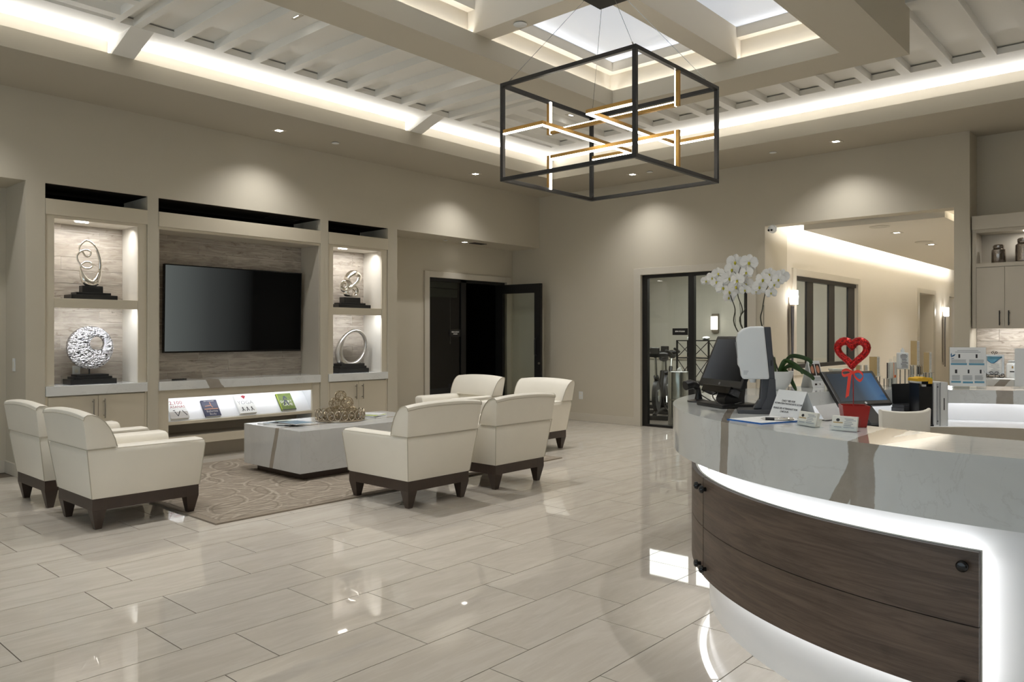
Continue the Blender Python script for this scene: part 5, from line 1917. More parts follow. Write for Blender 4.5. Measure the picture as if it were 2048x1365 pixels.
# photo tent card
t = thing('photo_card', 'small tent card with two face photographs on the far counter', 'sign', (4.95, 1.82, CT))
a_, b_ = PZ(1626, 776.8, CT), PZ(1655, 775, CT)
e_ = (b_ - a_).normalized()
k_ = Vector((-e_.y, e_.x, 0))
k_ = k_ if k_.x > 0 else -k_
W_ = .125
us = (k_ * .045 + Vector((0, 0, .175))).normalized()
b = MB()
b.obox(a_ + e_ * W_ / 2 + us * .088, e_ * W_ / 2, us * .088, k_ * .001)
a2 = a_ + k_ * .09
us2 = (k_ * -.045 + Vector((0, 0, .175))).normalized()
b.obox(a2 + e_ * W_ / 2 + us2 * .088, e_ * W_ / 2, us2 * .088, k_ * .001)
b.build('card', 'white', t)
nn = e_.cross(us)
nn = nn if nn.dot(k_) < 0 else -nn
g = lambda u, v: a_ + e_ * (W_ * u) + us * (.176 * v) + nn * .002
for u0 in (.08, .54):
    MB().quad(g(u0, .45), g(u0 + .38, .45), g(u0 + .38, .88), g(u0, .88)).build('photo', 'hair', t)
    c_ = [g(u0 + .17 + .13 * math.cos(q), .68 + .15 * math.sin(q)) + nn * .0005 for q in [2 * PI * i / 16 for i in range(16)]]
    MB().add(c_, [tuple(range(16))]).build('face_print', 'skin', t)
b = MB()
for v in (.36, .31, .26):
    b.quad(g(.12, v), g(.88, v), g(.88, v + .02), g(.12, v + .02))
b.build('print', 'inkgrey', t)
MB().quad(g(.2, .1), g(.38, .1), g(.38, .16), g(.2, .16)).build('product_print', 'hair', t)
MB().quad(g(.6, .1), g(.66, .1), g(.66, .16), g(.6, .16)).build('product_print', 'hair', t)

# product display on risers -----------------------------------------------------------
PRX = 5.40


def PP(x, y):
    return PXX(1720 + x / 9.75, 660 + y / 9.75, PRX)


fd = Vector((-.55, -.83, 0)).normalized()   # items face the desk centre
wv_ = Vector((.6659, -.7460, 0))            # across the view
dv_ = Vector((.7460, .6659, 0))


def carton(x0, x1, y0, y1, split, label, cols=('tan', 'cardwhite'), lines=True, name='product_box', dx=0.0):
    """two visible faces: left one tan, right one white, corner towards the desk"""
    p0, p1, p2 = PXX(1720 + x0 / 9.75, 660 + y1 / 9.75, PRX + dx), PXX(1720 + x1 / 9.75, 660 + y1 / 9.75, PRX + dx), PXX(1720 + x0 / 9.75, 660 + y0 / 9.75, PRX + dx)
    ps = PXX(1720 + split / 9.75, 660 + y1 / 9.75, PRX + dx)
    z0, z1 = p0.z, p2.z
    W = (p1 - p0).to_2d().length
    s = (ps - p0).to_2d().length
    wl_, wr_ = s / .766, (W - s) / .643
    c = Vector((ps.x, ps.y, z0))
    el = -wv_ * .766 + dv_ * .643
    er = wv_ * .643 + dv_ * .766
    t = thing(name, label, 'box', c)
    h = z1 - z0
    b = MB()
    ring = lambda z: [c + Vector((0, 0, z)), c + er * wr_ + Vector((0, 0, z)), c + er * wr_ + el * wl_ + Vector((0, 0, z)), c + el * wl_ + Vector((0, 0, z))]
    b.hexa(ring(0), ring(h))
    b.build('carton', cols[1], t)
    nl = Vector((er.x, er.y, 0)) * -1
    nr = Vector((el.x, el.y, 0)) * -1
    o = c + nl * .0006
    MB().quad(o + el * .0005, o + el * wl_, o + el * wl_ + Vector((0, 0, h)), o + el * .0005 + Vector((0, 0, h))).build('side_print', cols[0], t)
    if lines:
        b = MB()
        o = c + nr * .0006
        k = 0
        zz = h * .9
        while zz > h * .12:
            q0, q1 = wr_ * .12, wr_ * random.uniform(.6, .9)
            b.quad(o + er * q0 + Vector((0, 0, zz)), o + er * q1 + Vector((0, 0, zz)), o + er * q1 + Vector((0, 0, zz + .003)), o + er * q0 + Vector((0, 0, zz + .003)))
            zz -= .0095
        b.build('print', 'inkgrey', t)['kind'] = 'stuff'
    return t, c, z0, wl_, wr_, el, er


def riser(c, z, w, dpt, el, er, label):
    t = thing('acrylic_riser', label, 'display stand', (c.x, c.y, CT))
    o = c - el * .008 - er * .008
    ctr = o + er * (w / 2) + el * (dpt / 2)
    MB().obox((ctr.x, ctr.y, z - .0025), er * (w / 2 + .006), el * (dpt / 2 + .006), Vector((0, 0, .002))).build('platform', 'acrylic', t)
    for a in (.1, .9):
        for e2 in (.15, .85):
            p = o + er * w * a + el * dpt * e2
            MB().cyl((p.x, p.y, CT), .0036, z - .0045 - CT, n=8).build('post', 'steel', t, smooth=True)


for (x0, x1, y0, y1, sp_, lab, rl, dx) in (
        (215, 470, 525, 900, 330, 'tan and white carton standing alone at the left of the product display', 'clear riser under the leftmost tall carton of the product display', .02),
        (1015, 1250, 215, 685, 1110, 'tallest tan and white carton of the product display', 'clear riser under the tallest carton of the product display', .05),
        (1265, 1490, 440, 830, 1350, 'tan and white carton at the right end of the product display', 'clear riser under the rightmost carton of the product display', .10)):
    t, c, z0, a_, b_, el, er = carton(x0, x1, y0, y1, sp_, lab, dx=dx)
    riser(c, z0, b_ + .016, a_ + .016, el, er, rl)
t, c, z0, a_, b_, el, er = carton(525, 655, 645, 945, 548, 'white carton with brown edge beside the lotion bottle', ('espresso', 'cardwhite'), dx=-.06)
riser(c, z0, b_ + .04, a_ + .03, el, er, 'clear riser under the two small cartons of the product display')
t, c, z0, a_, b_, el, er = carton(657, 745, 640, 945, 665, 'narrow white carton with orange bands in the product display', ('orange', 'cardwhite'), dx=-.055)
MB().obox(c + er * b_ / 2 - el * .0012 + Vector((0, 0, .012)), er * b_ * .5, el * .0006, Vector((0, 0, .008))).build('orange_band', 'orange', t)
for x, y0, y1, lab in ((594, 575, 640, 'small clear-capped bottle behind the brown-edged carton'), (675, 520, 638, 'slim clear-capped bottle behind the orange-banded carton')):
    p = PXX(1720 + x / 9.75, 660 + y1 / 9.75, PRX + .03)
    zt = PXX(1720 + x / 9.75, 660 + y0 / 9.75, PRX + .03).z
    t = thing('bottle', lab, 'bottle', (p.x, p.y, CT))
    MB().lathe([(.013, 0), (.014, .003), (.014, p.z - CT), (.009, p.z - CT + .004)], (p.x, p.y, CT), 16).build('flask', 'cardwhite', t, smooth=True)
    MB().lathe([(.0095, p.z - CT + .0045), (.0095, zt - CT), (.003, zt - CT + .002)], (p.x, p.y, CT), 14).build('cap', 'acrylic', t, smooth=True)
# pump bottle
p = PXX(1720 + 828 / 9.75, 660 + 760 / 9.75, PRX + .03)
zt = PXX(1720 + 828 / 9.75, 660 + 445 / 9.75, PRX + .03).z
t = thing('lotion_bottle', 'white square lotion bottle with a pump top in the product display', 'bottle', (p.x, p.y, p.z))
c = Vector((p.x, p.y, p.z))
MB().obox(c + Vector((0, 0, (zt - p.z) / 2)), wv_ * .031, dv_ * .022, Vector((0, 0, (zt - p.z) / 2))).build('flask', 'white', t, smooth=True, bevel=.008, seg=3)
MB().cyl(c + Vector((0, 0, zt - p.z)), .013, .020, n=16).build('collar', 'white', t, smooth=True)
MB().cyl(c + Vector((0, 0, zt - p.z + .02)), .006, .010, n=10).build('pump', 'white', t, smooth=True)
b = MB()
for k in range(12):
    z_ = .012 + k * .0075
    b.obox(c - dv_ * .0224 + Vector((0, 0, z_)) + wv_ * random.uniform(-.004, .004), wv_ * random.uniform(.014, .024), dv_ * .0003, Vector((0, 0, .0014)))
b.build('print', 'ink', t)
rp = thing('acrylic_riser', 'clear riser under the lotion bottle of the product display', 'display stand', (p.x, p.y, CT))
MB().obox((p.x, p.y, p.z - .0025), wv_ * .034, dv_ * .03, Vector((0, 0, .002))).build('platform', 'acrylic', rp)
for s1 in (-1, 1):
    for s2 in (-1, 1):
        q_ = c + wv_ * .028 * s1 + dv_ * .024 * s2
        MB().cyl((q_.x, q_.y, CT), .004, p.z - .0045 - CT, n=8).build('post', 'steel', rp, smooth=True)
# small boxes lower in the display
for (x0, x1, y0, y1, sp_, cols, lab, dx) in ((1000, 1110, 720, 880, 1030, ('cardwhite', 'cardwhite'), 'small white carton under the tallest one in the display', .10),
                                             (1130, 1320, 715, 870, 1180, ('espresso', 'tan'), 'small brown carton low in the product display', .14),
                                             (1360, 1470, 850, 985, 1375, ('cardwhite', 'cardwhite'), 'small white carton with a green label low at the right of the display', .10)):
    t, c, z0, a_, b_, el, er = carton(x0, x1, y0, y1, sp_, lab, cols, dx=dx)
    if 'green' in lab:
        MB().obox(c + er * b_ / 2 - el * .0012 + Vector((0, 0, .010)), er * b_ * .5, el * .0006, Vector((0, 0, .007))).build('green_band', 'greenlab', t)
    bt = thing('display_block', 'clear block under the ' + lab.split(' in the')[0].split(' low')[0].split(' under')[0] + ' of the display', 'display stand', (c.x, c.y, CT))
    ctr = c + er * b_ / 2 + el * a_ / 2
    MB().obox((ctr.x, ctr.y, (CT + z0 - .0005) / 2), er * b_ / 2, el * a_ / 2, Vector((0, 0, (z0 - .0005 - CT) / 2))).build('block', 'acrylic', bt)
for (x0, x1, y0, y1, sp_, lab, dx) in ((-60, 65, 690, 790, 0, 'small tan carton half hidden behind the glitter heart', .15), (75, 230, 690, 800, 90, 'low white carton right of the glitter heart', .18)):
    t, c, z0, a_, b_, el, er = carton(x0, x1, y0, y1, sp_, lab, dx=dx)
    bt = thing('display_block', 'clear block under the ' + ('tan carton behind the heart' if 'tan' in lab else 'low white carton beside the heart'), 'display stand', (c.x, c.y, CT))
    ctr = c + er * b_ / 2 + el * a_ / 2
    MB().obox((ctr.x, ctr.y, (CT + z0 - .0005) / 2), er * b_ / 2, el * a_ / 2, Vector((0, 0, (z0 - .0005 - CT) / 2))).build('block', 'acrylic', bt)
t = thing('open_carton', 'flat open cream box lying right of the photo card', 'box', PZ(1675, 770, CT))
c = PXX(1676, 766, 5.05)
c.z = CT
MB().obox(c + Vector((0, 0, .055)), wv_ * .045, dv_ * .03, Vector((0, 0, .055))).build('carton', 'lam2', t)
MB().obox(c + Vector((0, 0, .116)), wv_ * .05, dv_ * .034, Vector((0, 0, .0055))).build('lid', 'cardwhite', t)


# flyer holders
def flyer(pl, w_, h_, label, full=True):
    e_ = wv_ * .93 + dv_ * -.25
    e_.normalize()
    n_ = Vector((-e_.y, e_.x, 0))
    n_ = n_ if n_.dot(dv_) < 0 else -n_
    t = thing('flyer_holder', label, 'flyer holder', pl)
    pl = Vector((pl.x, pl.y, CT))
    c = pl + e_ * w_ / 2
    b = MB().obox(c + Vector((0, 0, h_ / 2)), e_ * w_ / 2, n_ * .002, Vector((0, 0, h_ / 2)))
    b.obox(c - n_ * .03 + Vector((0, 0, .0015)), e_ * w_ / 2, n_ * .028, Vector((0, 0, .0015)))
    b.build('stand', 'acrylic', t)
    o = pl + n_ * .0026
    g = lambda u, v, k=0.0: o + e_ * (w_ * u) + Vector((0, 0, h_ * v)) + n_ * k
    MB().quad(g(.02, .05), g(.98, .05), g(.98, .985), g(.02, .985)).build('sheet', 'paper', t)
    if not full:
        return
    b = MB().quad(g(.22, .90, .0004), g(.78, .90, .0004), g(.78, .915, .0004), g(.22, .915, .0004)).quad(g(.16, .865, .0004), g(.84, .865, .0004), g(.84, .88, .0004), g(.16, .88, .0004))
    for u0, u1, v0, v1 in ((.06, .46, .62, .70), (.54, .93, .62, .70), (.08, .30, .20, .32), (.37, .63, .20, .32), (.69, .91, .20, .32)):
        v = v0
        while v < v1:
            b.quad(g(u0, v, .0004), g(u1 - random.uniform(0, .04), v, .0004), g(u1, v + .011, .0004), g(u0, v + .011, .0004))
            v += .02
    b.build('print', 'inkgrey', t)
    b = MB()
    for u0, u1, v0 in ((.05, .48, .56), (.53, .94, .56), (.06, .32, .13), (.37, .64, .12), (.68, .94, .13)):
        b.quad(g(u0, v0, .0004), g(u1, v0, .0004), g(u1, v0 + .045, .0004), g(u0, v0 + .045, .0004))
    b.build('print_bars', 'teal', t)
    b = MB()
    for u, v, s_ in ((.25, .73, .05), (.71, .73, .05), (.16, .36, .06), (.5, .36, .045), (.82, .36, .045)):
        b.quad(g(u, v, .0004), g(u + s_, v, .0004), g(u + s_, v + .09, .0004), g(u, v + .09, .0004))
    b.build('product_print', 'ink', t)
    b = MB()
    for (u, v, du, dv2) in ((.05, .74, .02, .12), (.05, .74, .13, .09), (.04, .70, .11, .03), (.96, .36, -.05, .10), (.96, .42, -.07, .02)):
        b.add([g(u, v, .0005), g(u + du * .6 + .015, v + dv2 * .4, .0005), g(u + du, v + dv2, .0005), g(u + du * .4 - .012, v + dv2 * .6, .0005)], [(0, 1, 2, 3)])
    b.build('leaf_print', 'tealdark', t)


flyer(PZ(1897.5, 776.5, CT), .212, .262, 'clear stand with a printed product flyer in front of the column')
flyer(PZ(2027.5, 777, CT), .212, .255, 'clear stand with a plain white sheet at the right edge of the picture', False)

# ------------------------------------------------------------------ cube pendant
PXa, PXb, PYa, PYb, PZa, PZb = 3.70, 4.685, 2.372, 3.385, 2.30, 2.915
pc_ = Vector(((PXa + PXb) / 2, (PYa + PYb) / 2, PZa))
t = thing('cube_pendant', 'black open cube pendant lamp with gold light bars hanging under the skylight', 'pendant lamp', pc_)
K = .0125
for z in (PZa, PZb):
    for y in (PYa, PYb):
        bx('frame_bar', PXa - K, PXb + K, y - K, y + K, z - K, z + K, 'blackmetal', t, .002)
    for x in (PXa, PXb):
        bx('frame_bar', x - K, x + K, PYa + K, PYb - K, z - K, z + K, 'blackmetal', t, .002)
for x in (PXa, PXb):
    for y in (PYa, PYb):
        bx('frame_post', x - K, x + K, y - K, y + K, PZa + K, PZb - K, 'blackmetal', t, .002)
g_ = .011
xm, zh, zl = 4.18, 2.697, 2.528
zm = 2.61


def light_bar(p, q, face, name='light_bar'):
    """square gold channel from p to q with a glowing strip on the side 'face'"""
    p, q, f = Vector(p), Vector(q), Vector(face)
    d = (q - p).normalized()
    s = d.cross(f)
    c = (p + q) / 2
    hl = (q - p).length / 2
    o = MB().obox(c, d * (hl + g_), f * g_, s * g_).build(name, 'gold', t)
    MB().obox(c + f * (g_ + .0035), d * (hl + g_ * .9), f * .0035, s * (g_ * .86)).build('diffuser', 'led', o)


# hanging U and standing U (in the plane x = xm)
light_bar((xm, PYb, PZb - K), (xm, PYb, zh), (0, -1, 0))
light_bar((xm, PYa, PZb - K), (xm, PYa, zh), (0, 1, 0))
light_bar((xm, PYa + .03, zh), (xm, PYb - .03, zh), (0, 0, 1))
light_bar((xm, PYb, PZa + K), (xm, PYb, zl), (0, -1, 0))
light_bar((xm, PYa, PZa + K), (xm, PYa, zl), (0, 1, 0))
light_bar((xm, PYa + .03, zl), (xm, PYb - .03, zl), (0, 0, -1))
# two flat U shapes at mid height
ya_, yb_ = PYb - .335, PYa + .325
light_bar((PXa, PYb, zm), (PXa, ya_, zm), (0, 0, -1))
light_bar((PXa + .03, ya_, zm), (PXb - .03, ya_, zm), (0, 0, -1))
light_bar((PXb, ya_, zm), (PXb, PYb, zm), (0, 0, -1))
light_bar((PXa, PYa, zm), (PXa, yb_, zm), (0, 0, -1))
light_bar((PXa + .03, yb_, zm), (PXb - .03, yb_, zm), (0, 0, -1))
light_bar((PXb, yb_, zm), (PXb, PYa, zm), (0, 0, -1))
cn_ = Vector((4.19, 2.91, 3.5))
bx('canopy', cn_.x - .11, cn_.x + .11, cn_.y - .125, cn_.y + .125, 3.5, 3.5495, 'blackmetal', t, .003)
for x, sx in ((PXa, -1), (PXb, 1)):
    for y, sy in ((PYa, -1), (PYb, 1)):
        top = Vector((cn_.x + sx * .09, cn_.y + sy * .10, 3.501))
        bot = Vector((x - sx * .02, y - sy * .02, PZb + K))
        MB().tube([bot, top], .0016, 6).build('cable', 'steel', t)
        dd = (top - bot).normalized()
        MB().tube([bot, bot + dd * .05], .0045, 8).build('cable_grip', 'nickel', t)

# ------------------------------------------------------------------ ceiling fittings


def downlight(x, y, z, label, watts, ang=70, blend=.7, lamp=True):
    t = thing('recessed_downlight', label, 'downlight', (x, y, z - .004), 'square recessed downlights')
    rect_ring(MB(), (x - .062, x + .062, y - .062, y + .062), (x - .034, x + .034, y - .034, y + .034), z - .004, z + .0005).build('bezel', 'trim', t)
    bx('lens', x - .034, x + .034, y - .034, y + .034, z - .0025, z + .0005, 'lens', t)
    if lamp:
        spot('downlight_beam', (x, y, z - .012), (0, 0, -1), watts, ang, blend, NEUT, t, .03)
    return t


DW = 82
for x, y, lab in ((4.441, 7.284, 'square downlight in the soffit over the television'),
                  (7.396, 7.263, 'square downlight in the soffit before the dark doorway'),
                  (8.832, 5.702, 'square downlight in the soffit seen through the cube pendant'),
                  (8.856, 3.032, 'square downlight in the soffit over the corridor opening'),
                  (1.45, 7.284, 'square downlight in the soffit beyond the left edge of the picture'),
                  (8.856, .30, 'square downlight in the soffit beyond the right edge of the picture')):
    downlight(x, y, ZC, lab, DW * .75, 125, 1.0)
for x, y, lab in ((3.372, 5.334, 'leftmost square downlight between the ceiling ribs'),
                  (5.108, 5.359, 'middle square downlight between the ceiling ribs'),
                  (7.028, 5.346, 'square downlight between the ceiling ribs behind the cube pendant')):
    downlight(x, y, 3.815, lab, DW * 1.7, 95, .9)
for i, (x, y) in enumerate(((1.62, 5.34), (1.62, 3.0), (1.62, .7), (3.37, .66), (5.11, .66), (7.03, .66))):
    downlight(x, y, 3.815, 'square downlight between the ceiling ribs outside the picture, number ' + ('one', 'two', 'three', 'four', 'five', 'six')[i] + ' from the media wall', DW * 1.05, 95, .9)
downlight(7.979, 8.06, ZB, 'small downlight under the bulkhead above the dark doorway', 9, 80, .8)


def cap(x, y, z, label, r=.042, name='sprinkler_cap'):
    t = thing(name, label, 'sprinkler cap', (x, y, z - .012), 'round white ceiling caps')
    MB().lathe([(r * .55, -.004), (r, -.006), (r, -.011), (r * .96, -.0125), (.002, -.0125)], (x, y, z), 20).build('cover', 'white', t, smooth=True)
    MB().cyl((x, y, z - .005), r * .5, .0045, n=14).build('stem', 'nickel', t)


cap(5.141, 7.26, ZC, 'round white sprinkler cap in the soffit right of the first downlight')
cap(8.826, 5.43, ZC, 'round white sprinkler cap beside the downlight behind the cube pendant')
cap(8.863, 3.762, ZC, 'round white sprinkler cap in the soffit left of the corridor downlight')
cap(4.20, 3.67, 3.55, 'round white sprinkler cap under the skylight cross beam', .05)
cap(7.62, 8.09, ZB, 'small round cap under the bulkhead left of its downlight', .03)
# linear fitting with a red stripe between the ribs
t = thing('ceiling_device', 'small white ceiling fitting with a red stripe between the right-hand ribs', 'ceiling fitting', (7.43, 2.21, 3.79))
bx('housing', 7.37, 7.49, 2.12, 2.30, 3.795, 3.8148, 'white', t, .003)
bx('stripe', 7.40, 7.46, 2.20, 2.215, 3.7942, 3.7949, 'inkred', t)
# air grilles
for (x0, x1, y0, y1, z, lab) in ((8.10, 8.36, 7.97, 8.09, ZB, 'black slotted air grille under the bulkhead by the dark doorway'), (4.75, 5.15, 7.98, 8.12, ZB, 'black air grille above the television valance')):
    t = thing('air_grille', lab, 'air grille', ((x0 + x1) / 2, (y0 + y1) / 2, z - .008))
    rect_ring(MB(), (x0, x1, y0, y1), (x0 + .012, x1 - .012, y0 + .012, y1 - .012), z - .008, z - .0003).build('frame', 'darkgrey', t)
    for k in range(5):
        yy = y0 + .016 + (y1 - y0 - .036) * k / 4
        bx('slat', x0 + .012, x1 - .012, yy, yy + .006, z - .007, z - .001, 'black', t)
# wall plates
t = thing('wall_outlet', 'white power outlet low on the back wall left of the studio door', 'outlet', (XB - .004, 6.944, .32))
bx('plate', XB - .006, XB - .0002, 6.908, 6.980, .325, .44, 'white', t, .002)
for z in (.355, .405):
    bx('socket', XB - .008, XB - .006, 6.929, 6.959, z - .012, z + .014, 'cardwhite', t)
t = thing('light_switch', 'white rocker switch on the side of the left pilaster', 'switch', (2.21, 8.08, .96))
bx('plate', 2.2055, 2.2118, 8.045, 8.115, .955, 1.075, 'white', t, .002)
bx('rocker', 2.203, 2.2055, 8.065, 8.095, .985, 1.045, 'cardwhite', t)
t = thing('wall_outlet', 'white power outlet behind the hammered disc in the left niche', 'outlet', (2.755, 8.14, .89))
bx('plate', 2.72, 2.79, 8.1435, 8.1497, .885, .99, 'white', t, .002)
bx('socket', 2.74, 2.77, 8.141, 8.1435, .92, .955, 'cardwhite', t)
# security camera at the opening corner
cc_ = PXX(1543, 458, XB - .05)
t = thing('security_camera', 'small white twin-lens security camera at the top corner of the corridor opening', 'camera', (XB - .03, cc_.y, 2.6))
MB().cyl((XB - .0004, cc_.y, 2.615), .052, .03, (-1, 0, 0), 20).build('mount', 'white', t, smooth=True)
MB().sphere((XB - .055, cc_.y, 2.61), .045, 18, 12).build('dome', 'white', t, smooth=True)
for s in (-.018, .018):
    MB().cyl((XB - .088, cc_.y + s, 2.595), .013, .012, (-1, 0, -.3), 14).build('lens', 'black', t, smooth=True)

# ------------------------------------------------------------------ cabinets right of the column
FX = 9.395
t = thing('wall_cabinet', 'tall cream wall cabinet with an open top niche at the right edge', 'cabinet', (9.54, .6, 1.355))
yL, yR = 1.80, -1.2
bx('valance', FX - .02, FX, yR, yL, 2.41, 2.555, 'lam2', t, .002)
bx('top_panel', FX + .0005, 9.689, yR, yL, 2.52, 2.545, 'lam2', t)
bx('face_rail', FX, FX + .02, yR, yL, 2.375, 2.4095, 'lam2', t)
bx('face_stile', FX, FX + .02, 1.762, yL, 1.36, 2.3745, 'lam2', t)
bx('side_panel', FX + .0205, 9.689, 1.762, yL, 1.36, 2.5195, 'lam2', t)
bx('niche_top', FX + .0205, 9.689, yR, 1.7615, 2.375, 2.395, 'lam2', t)
bx('niche_back', 9.67, 9.689, yR, 1.7615, 2.05, 2.3745, 'lam2', t)
bx('niche_floor', FX, 9.689, yR, 1.7615, 2.008, 2.0495, 'lam2', t)
bx('box', FX + .022, 9.689, yR, 1.7615, 1.372, 2.0075, 'lam2', t)
for k in range(5):
    y1 = 1.760 - k * .513
    for a, e_, hy_ in ((y1 - .2545, y1, y1 - .215), (y1 - .512, y1 - .2575, y1 - .297)):
        d = bx('door', FX - .002, FX + .0215, a, e_, 1.358, 2.003, 'lam2', t, .0015)
        bar_handle(FX - .002, hy_, 1.39, 1.545, d, 'blackmetal', 'x')
bx('undershelf_led', FX + .03, FX + .05, yR, 1.74, 1.366, 1.3715, 'ledcool', t)
area('undershelf_light', (FX + .06, .4, 1.36), (.45, 0, -1), 2.6, .03, 9, NEUT, t, up=(0, 1, 0))
for y in (1.32, .60):
    tq_ = bx('puck_light', 9.47, 9.53, y - .03, y + .03, 2.369, 2.3747, 'lens', t)
    area('puck_beam', (9.5, y, 2.366), (0, 0, -1), .05, .05, 1.2, NEUT, t)
# plank splashback
for k in range(5):
    z0 = .84 + .128 * k
    j0 = (1.6, .9, 1.25)[k % 3]
    for y1 in (j0 + 1.021, j0, j0 - 1.021, j0 - 2.042):
        a, e_ = max(y1 - 1.021, -1.2), min(y1, 1.81)
        if e_ - a > .03:
            pk_ = MB().box(9.678, 9.6897, a + .0015, e_ - .0015, z0 + .0015, min(z0 + .1265, 1.358)).build('plank', 'plank_y', wb) if 'plank_y' in M else None
bc_ = thing('base_cabinet', 'cream base cabinet under the back counter at the right edge', 'cabinet', (9.45, .6, 0))
bx('box', 9.2, 9.689, yR, 1.80, .1, .7645, 'lam2', bc_)
bx('toe_kick', 9.26, 9.689, yR, 1.80, 0, .0995, 'espresso', bc_)
for k in range(4):
    y1 = 1.79 - k * .6
    d = bx('door', 9.18, 9.1995, y1 - .597, y1, .11, .755, 'lam2', bc_, .0015)
    bar_handle(9.18, y1 - .55, .55, .70, d, 'blackmetal', 'x')
MARB_BACK = mk_marble('quartz_back', [(0, 1, .8, 2.13, .05)], (224, 225, 223))
o = bx('worktop', 9.16, 9.6775, yR, 1.805, .765, .835, MARB_BACK, None, .003)
tag(o, 'white quartz worktop along the recess behind the desk', 'worktop')
# silver jars
for (y, r_, h, lab) in ((1.575, .066, .195, 'shorter dimpled silver jar on the open cabinet niche'), (1.345, .082, .25, 'taller dimpled silver jar at the right edge of the cabinet niche')):
    t = thing('silver_jar', lab, 'jar', (9.50, y, 2.0497), 'silver jars in the open niche')
    MB().lathe([(r_ * .9, 0), (r_, .01), (r_, h * .55), (r_ * .97, h * .72), (r_ * .74, h * .78), (r_ * .7, h * .8)], (9.50, y, 2.0497), 28).build('jar_body', 'jar', t, smooth=True)
    MB().lathe([(r_ * .74, h * .8), (r_ * .78, h * .83), (r_ * .78, h * .95), (r_ * .6, h), (.002, h)], (9.50, y, 2.0497), 24).build('lid', 'jar', t, smooth=True)
# framed print on a scroll easel
BT = .8352
t = thing('picture_frame', 'small silver-framed agate print standing on the back counter', 'picture frame', (9.5, 1.6, BT))
fx, fy0, fy1, fz0, fz1 = 9.50, 1.705, 1.525, BT + .035, BT + .245
b = MB()
for (a0, a1, c0, c1) in ((fy1, fy0, fz1 - .018, fz1), (fy1, fy0, fz0, fz0 + .018), (fy0 - .018, fy0, fz0 + .018, fz1 - .018), (fy1, fy1 + .018, fz0 + .018, fz1 - .018)):
    b.box(fx, fx + .016, a0, a1, c0, c1)
b.build('frame', 'silver', t)
bx('print', fx + .006, fx + .012, fy1 + .018, fy0 - .018, fz0 + .018, fz1 - .018, 'paper', t)
wv = [(1.68 - .155 * s, fz1 - .03 - .035 * (1 + math.sin(s * 5 + .4)) * (0.6 + s)) for s in [i / 12 for i in range(13)]]
MB().add([(fx + .0052, a, c) for a, c in wv] + [(fx + .0052, wv[-1][0], fz1 - .019), (fx + .0052, wv[0][0], fz1 - .019)], [tuple(range(15))]).build('agate_print', 'teal', t)
MB().tube([(fx + .0048, a, c) for a, c in wv], .003, 5).build('agate_edge', 'tealdark', t)
b = MB()
for k in range(6):
    b.box(fx + .0050, fx + .0056, 1.57, 1.665 - .02 * (k % 3), fz0 + .03 + .016 * k, fz0 + .034 + .016 * k)
b.build('print_lines', 'inkgrey', t)
t = thing('scroll_easel', 'black wrought wire easel with scrolls holding the agate print', 'easel', (9.49, 1.615, BT))


def spiral(cy, cz, r, turns, a0, sgn, x):
    return [(x, cy + sgn * r * (1 - .75 * i / 24) * math.cos(a0 + turns * 2 * PI * i / 24), cz + r * (1 - .75 * i / 24) * math.sin(a0 + turns * 2 * PI * i / 24)) for i in range(25)]


for s in (-1, 1):
    MB().tube(spiral(1.615 + s * .075, BT + .028, .028, 1.3, PI, s, 9.485), .0032, 6).build('scroll', 'blackmetal', t)
    MB().tube(spiral(1.615 + s * .022, BT + .045, .022, 1.2, 0, s, 9.485), .003, 6).build('scroll', 'blackmetal', t)
    MB().tube(spiral(1.615 + s * .014, BT + .268, .014, 1.1, -PI / 2, s, 9.51), .003, 6).build('scroll', 'blackmetal', t)
    MB().tube([(9.485, 1.615 + s * .08, BT + .0035), (9.525, 1.615 + s * .06, BT + .0045), (9.56, 1.615 + s * .02, BT + .0045)], .0032, 6).build('foot', 'blackmetal', t)
MB().tube([(9.485, 1.53, BT + .03), (9.485, 1.70, BT + .03)], .003, 6).build('ledge', 'blackmetal', t)
MB().tube([(9.56, 1.615, BT + .0035), (9.525, 1.615, BT + .26)], .0032, 6).build('back_leg', 'blackmetal', t)
# white canister
t = thing('white_canister', 'white round-shouldered dispenser with gold label on the back counter', 'canister', (9.5, 1.44, BT))
MB().lathe([(.058, 0), (.062, .005), (.062, .14), (.055, .155), (.04, .162), (.002, .163)], (9.5, 1.445, BT), 26).build('canister', 'white', t, smooth=True)
MB().lathe([(.045, .163), (.047, .168), (.047, .188), (.002, .19)], (9.5, 1.445, BT), 22).build('lid', 'white', t, smooth=True)
bx('print', 9.4372, 9.4376, 1.425, 1.465, BT + .066, BT + .078, 'ink', t)
bx('gold_mark', 9.437, 9.4374, 1.435, 1.447, BT + .105, BT + .13, 'gold', t)
t = bx('paper_sheet', 9.2, 9.42, 1.36, 1.58, BT, BT + .0015, 'paper')
tag(t, 'loose white sheet on the back counter in front of the easel', 'paper')

# ------------------------------------------------------------------ corridor fittings


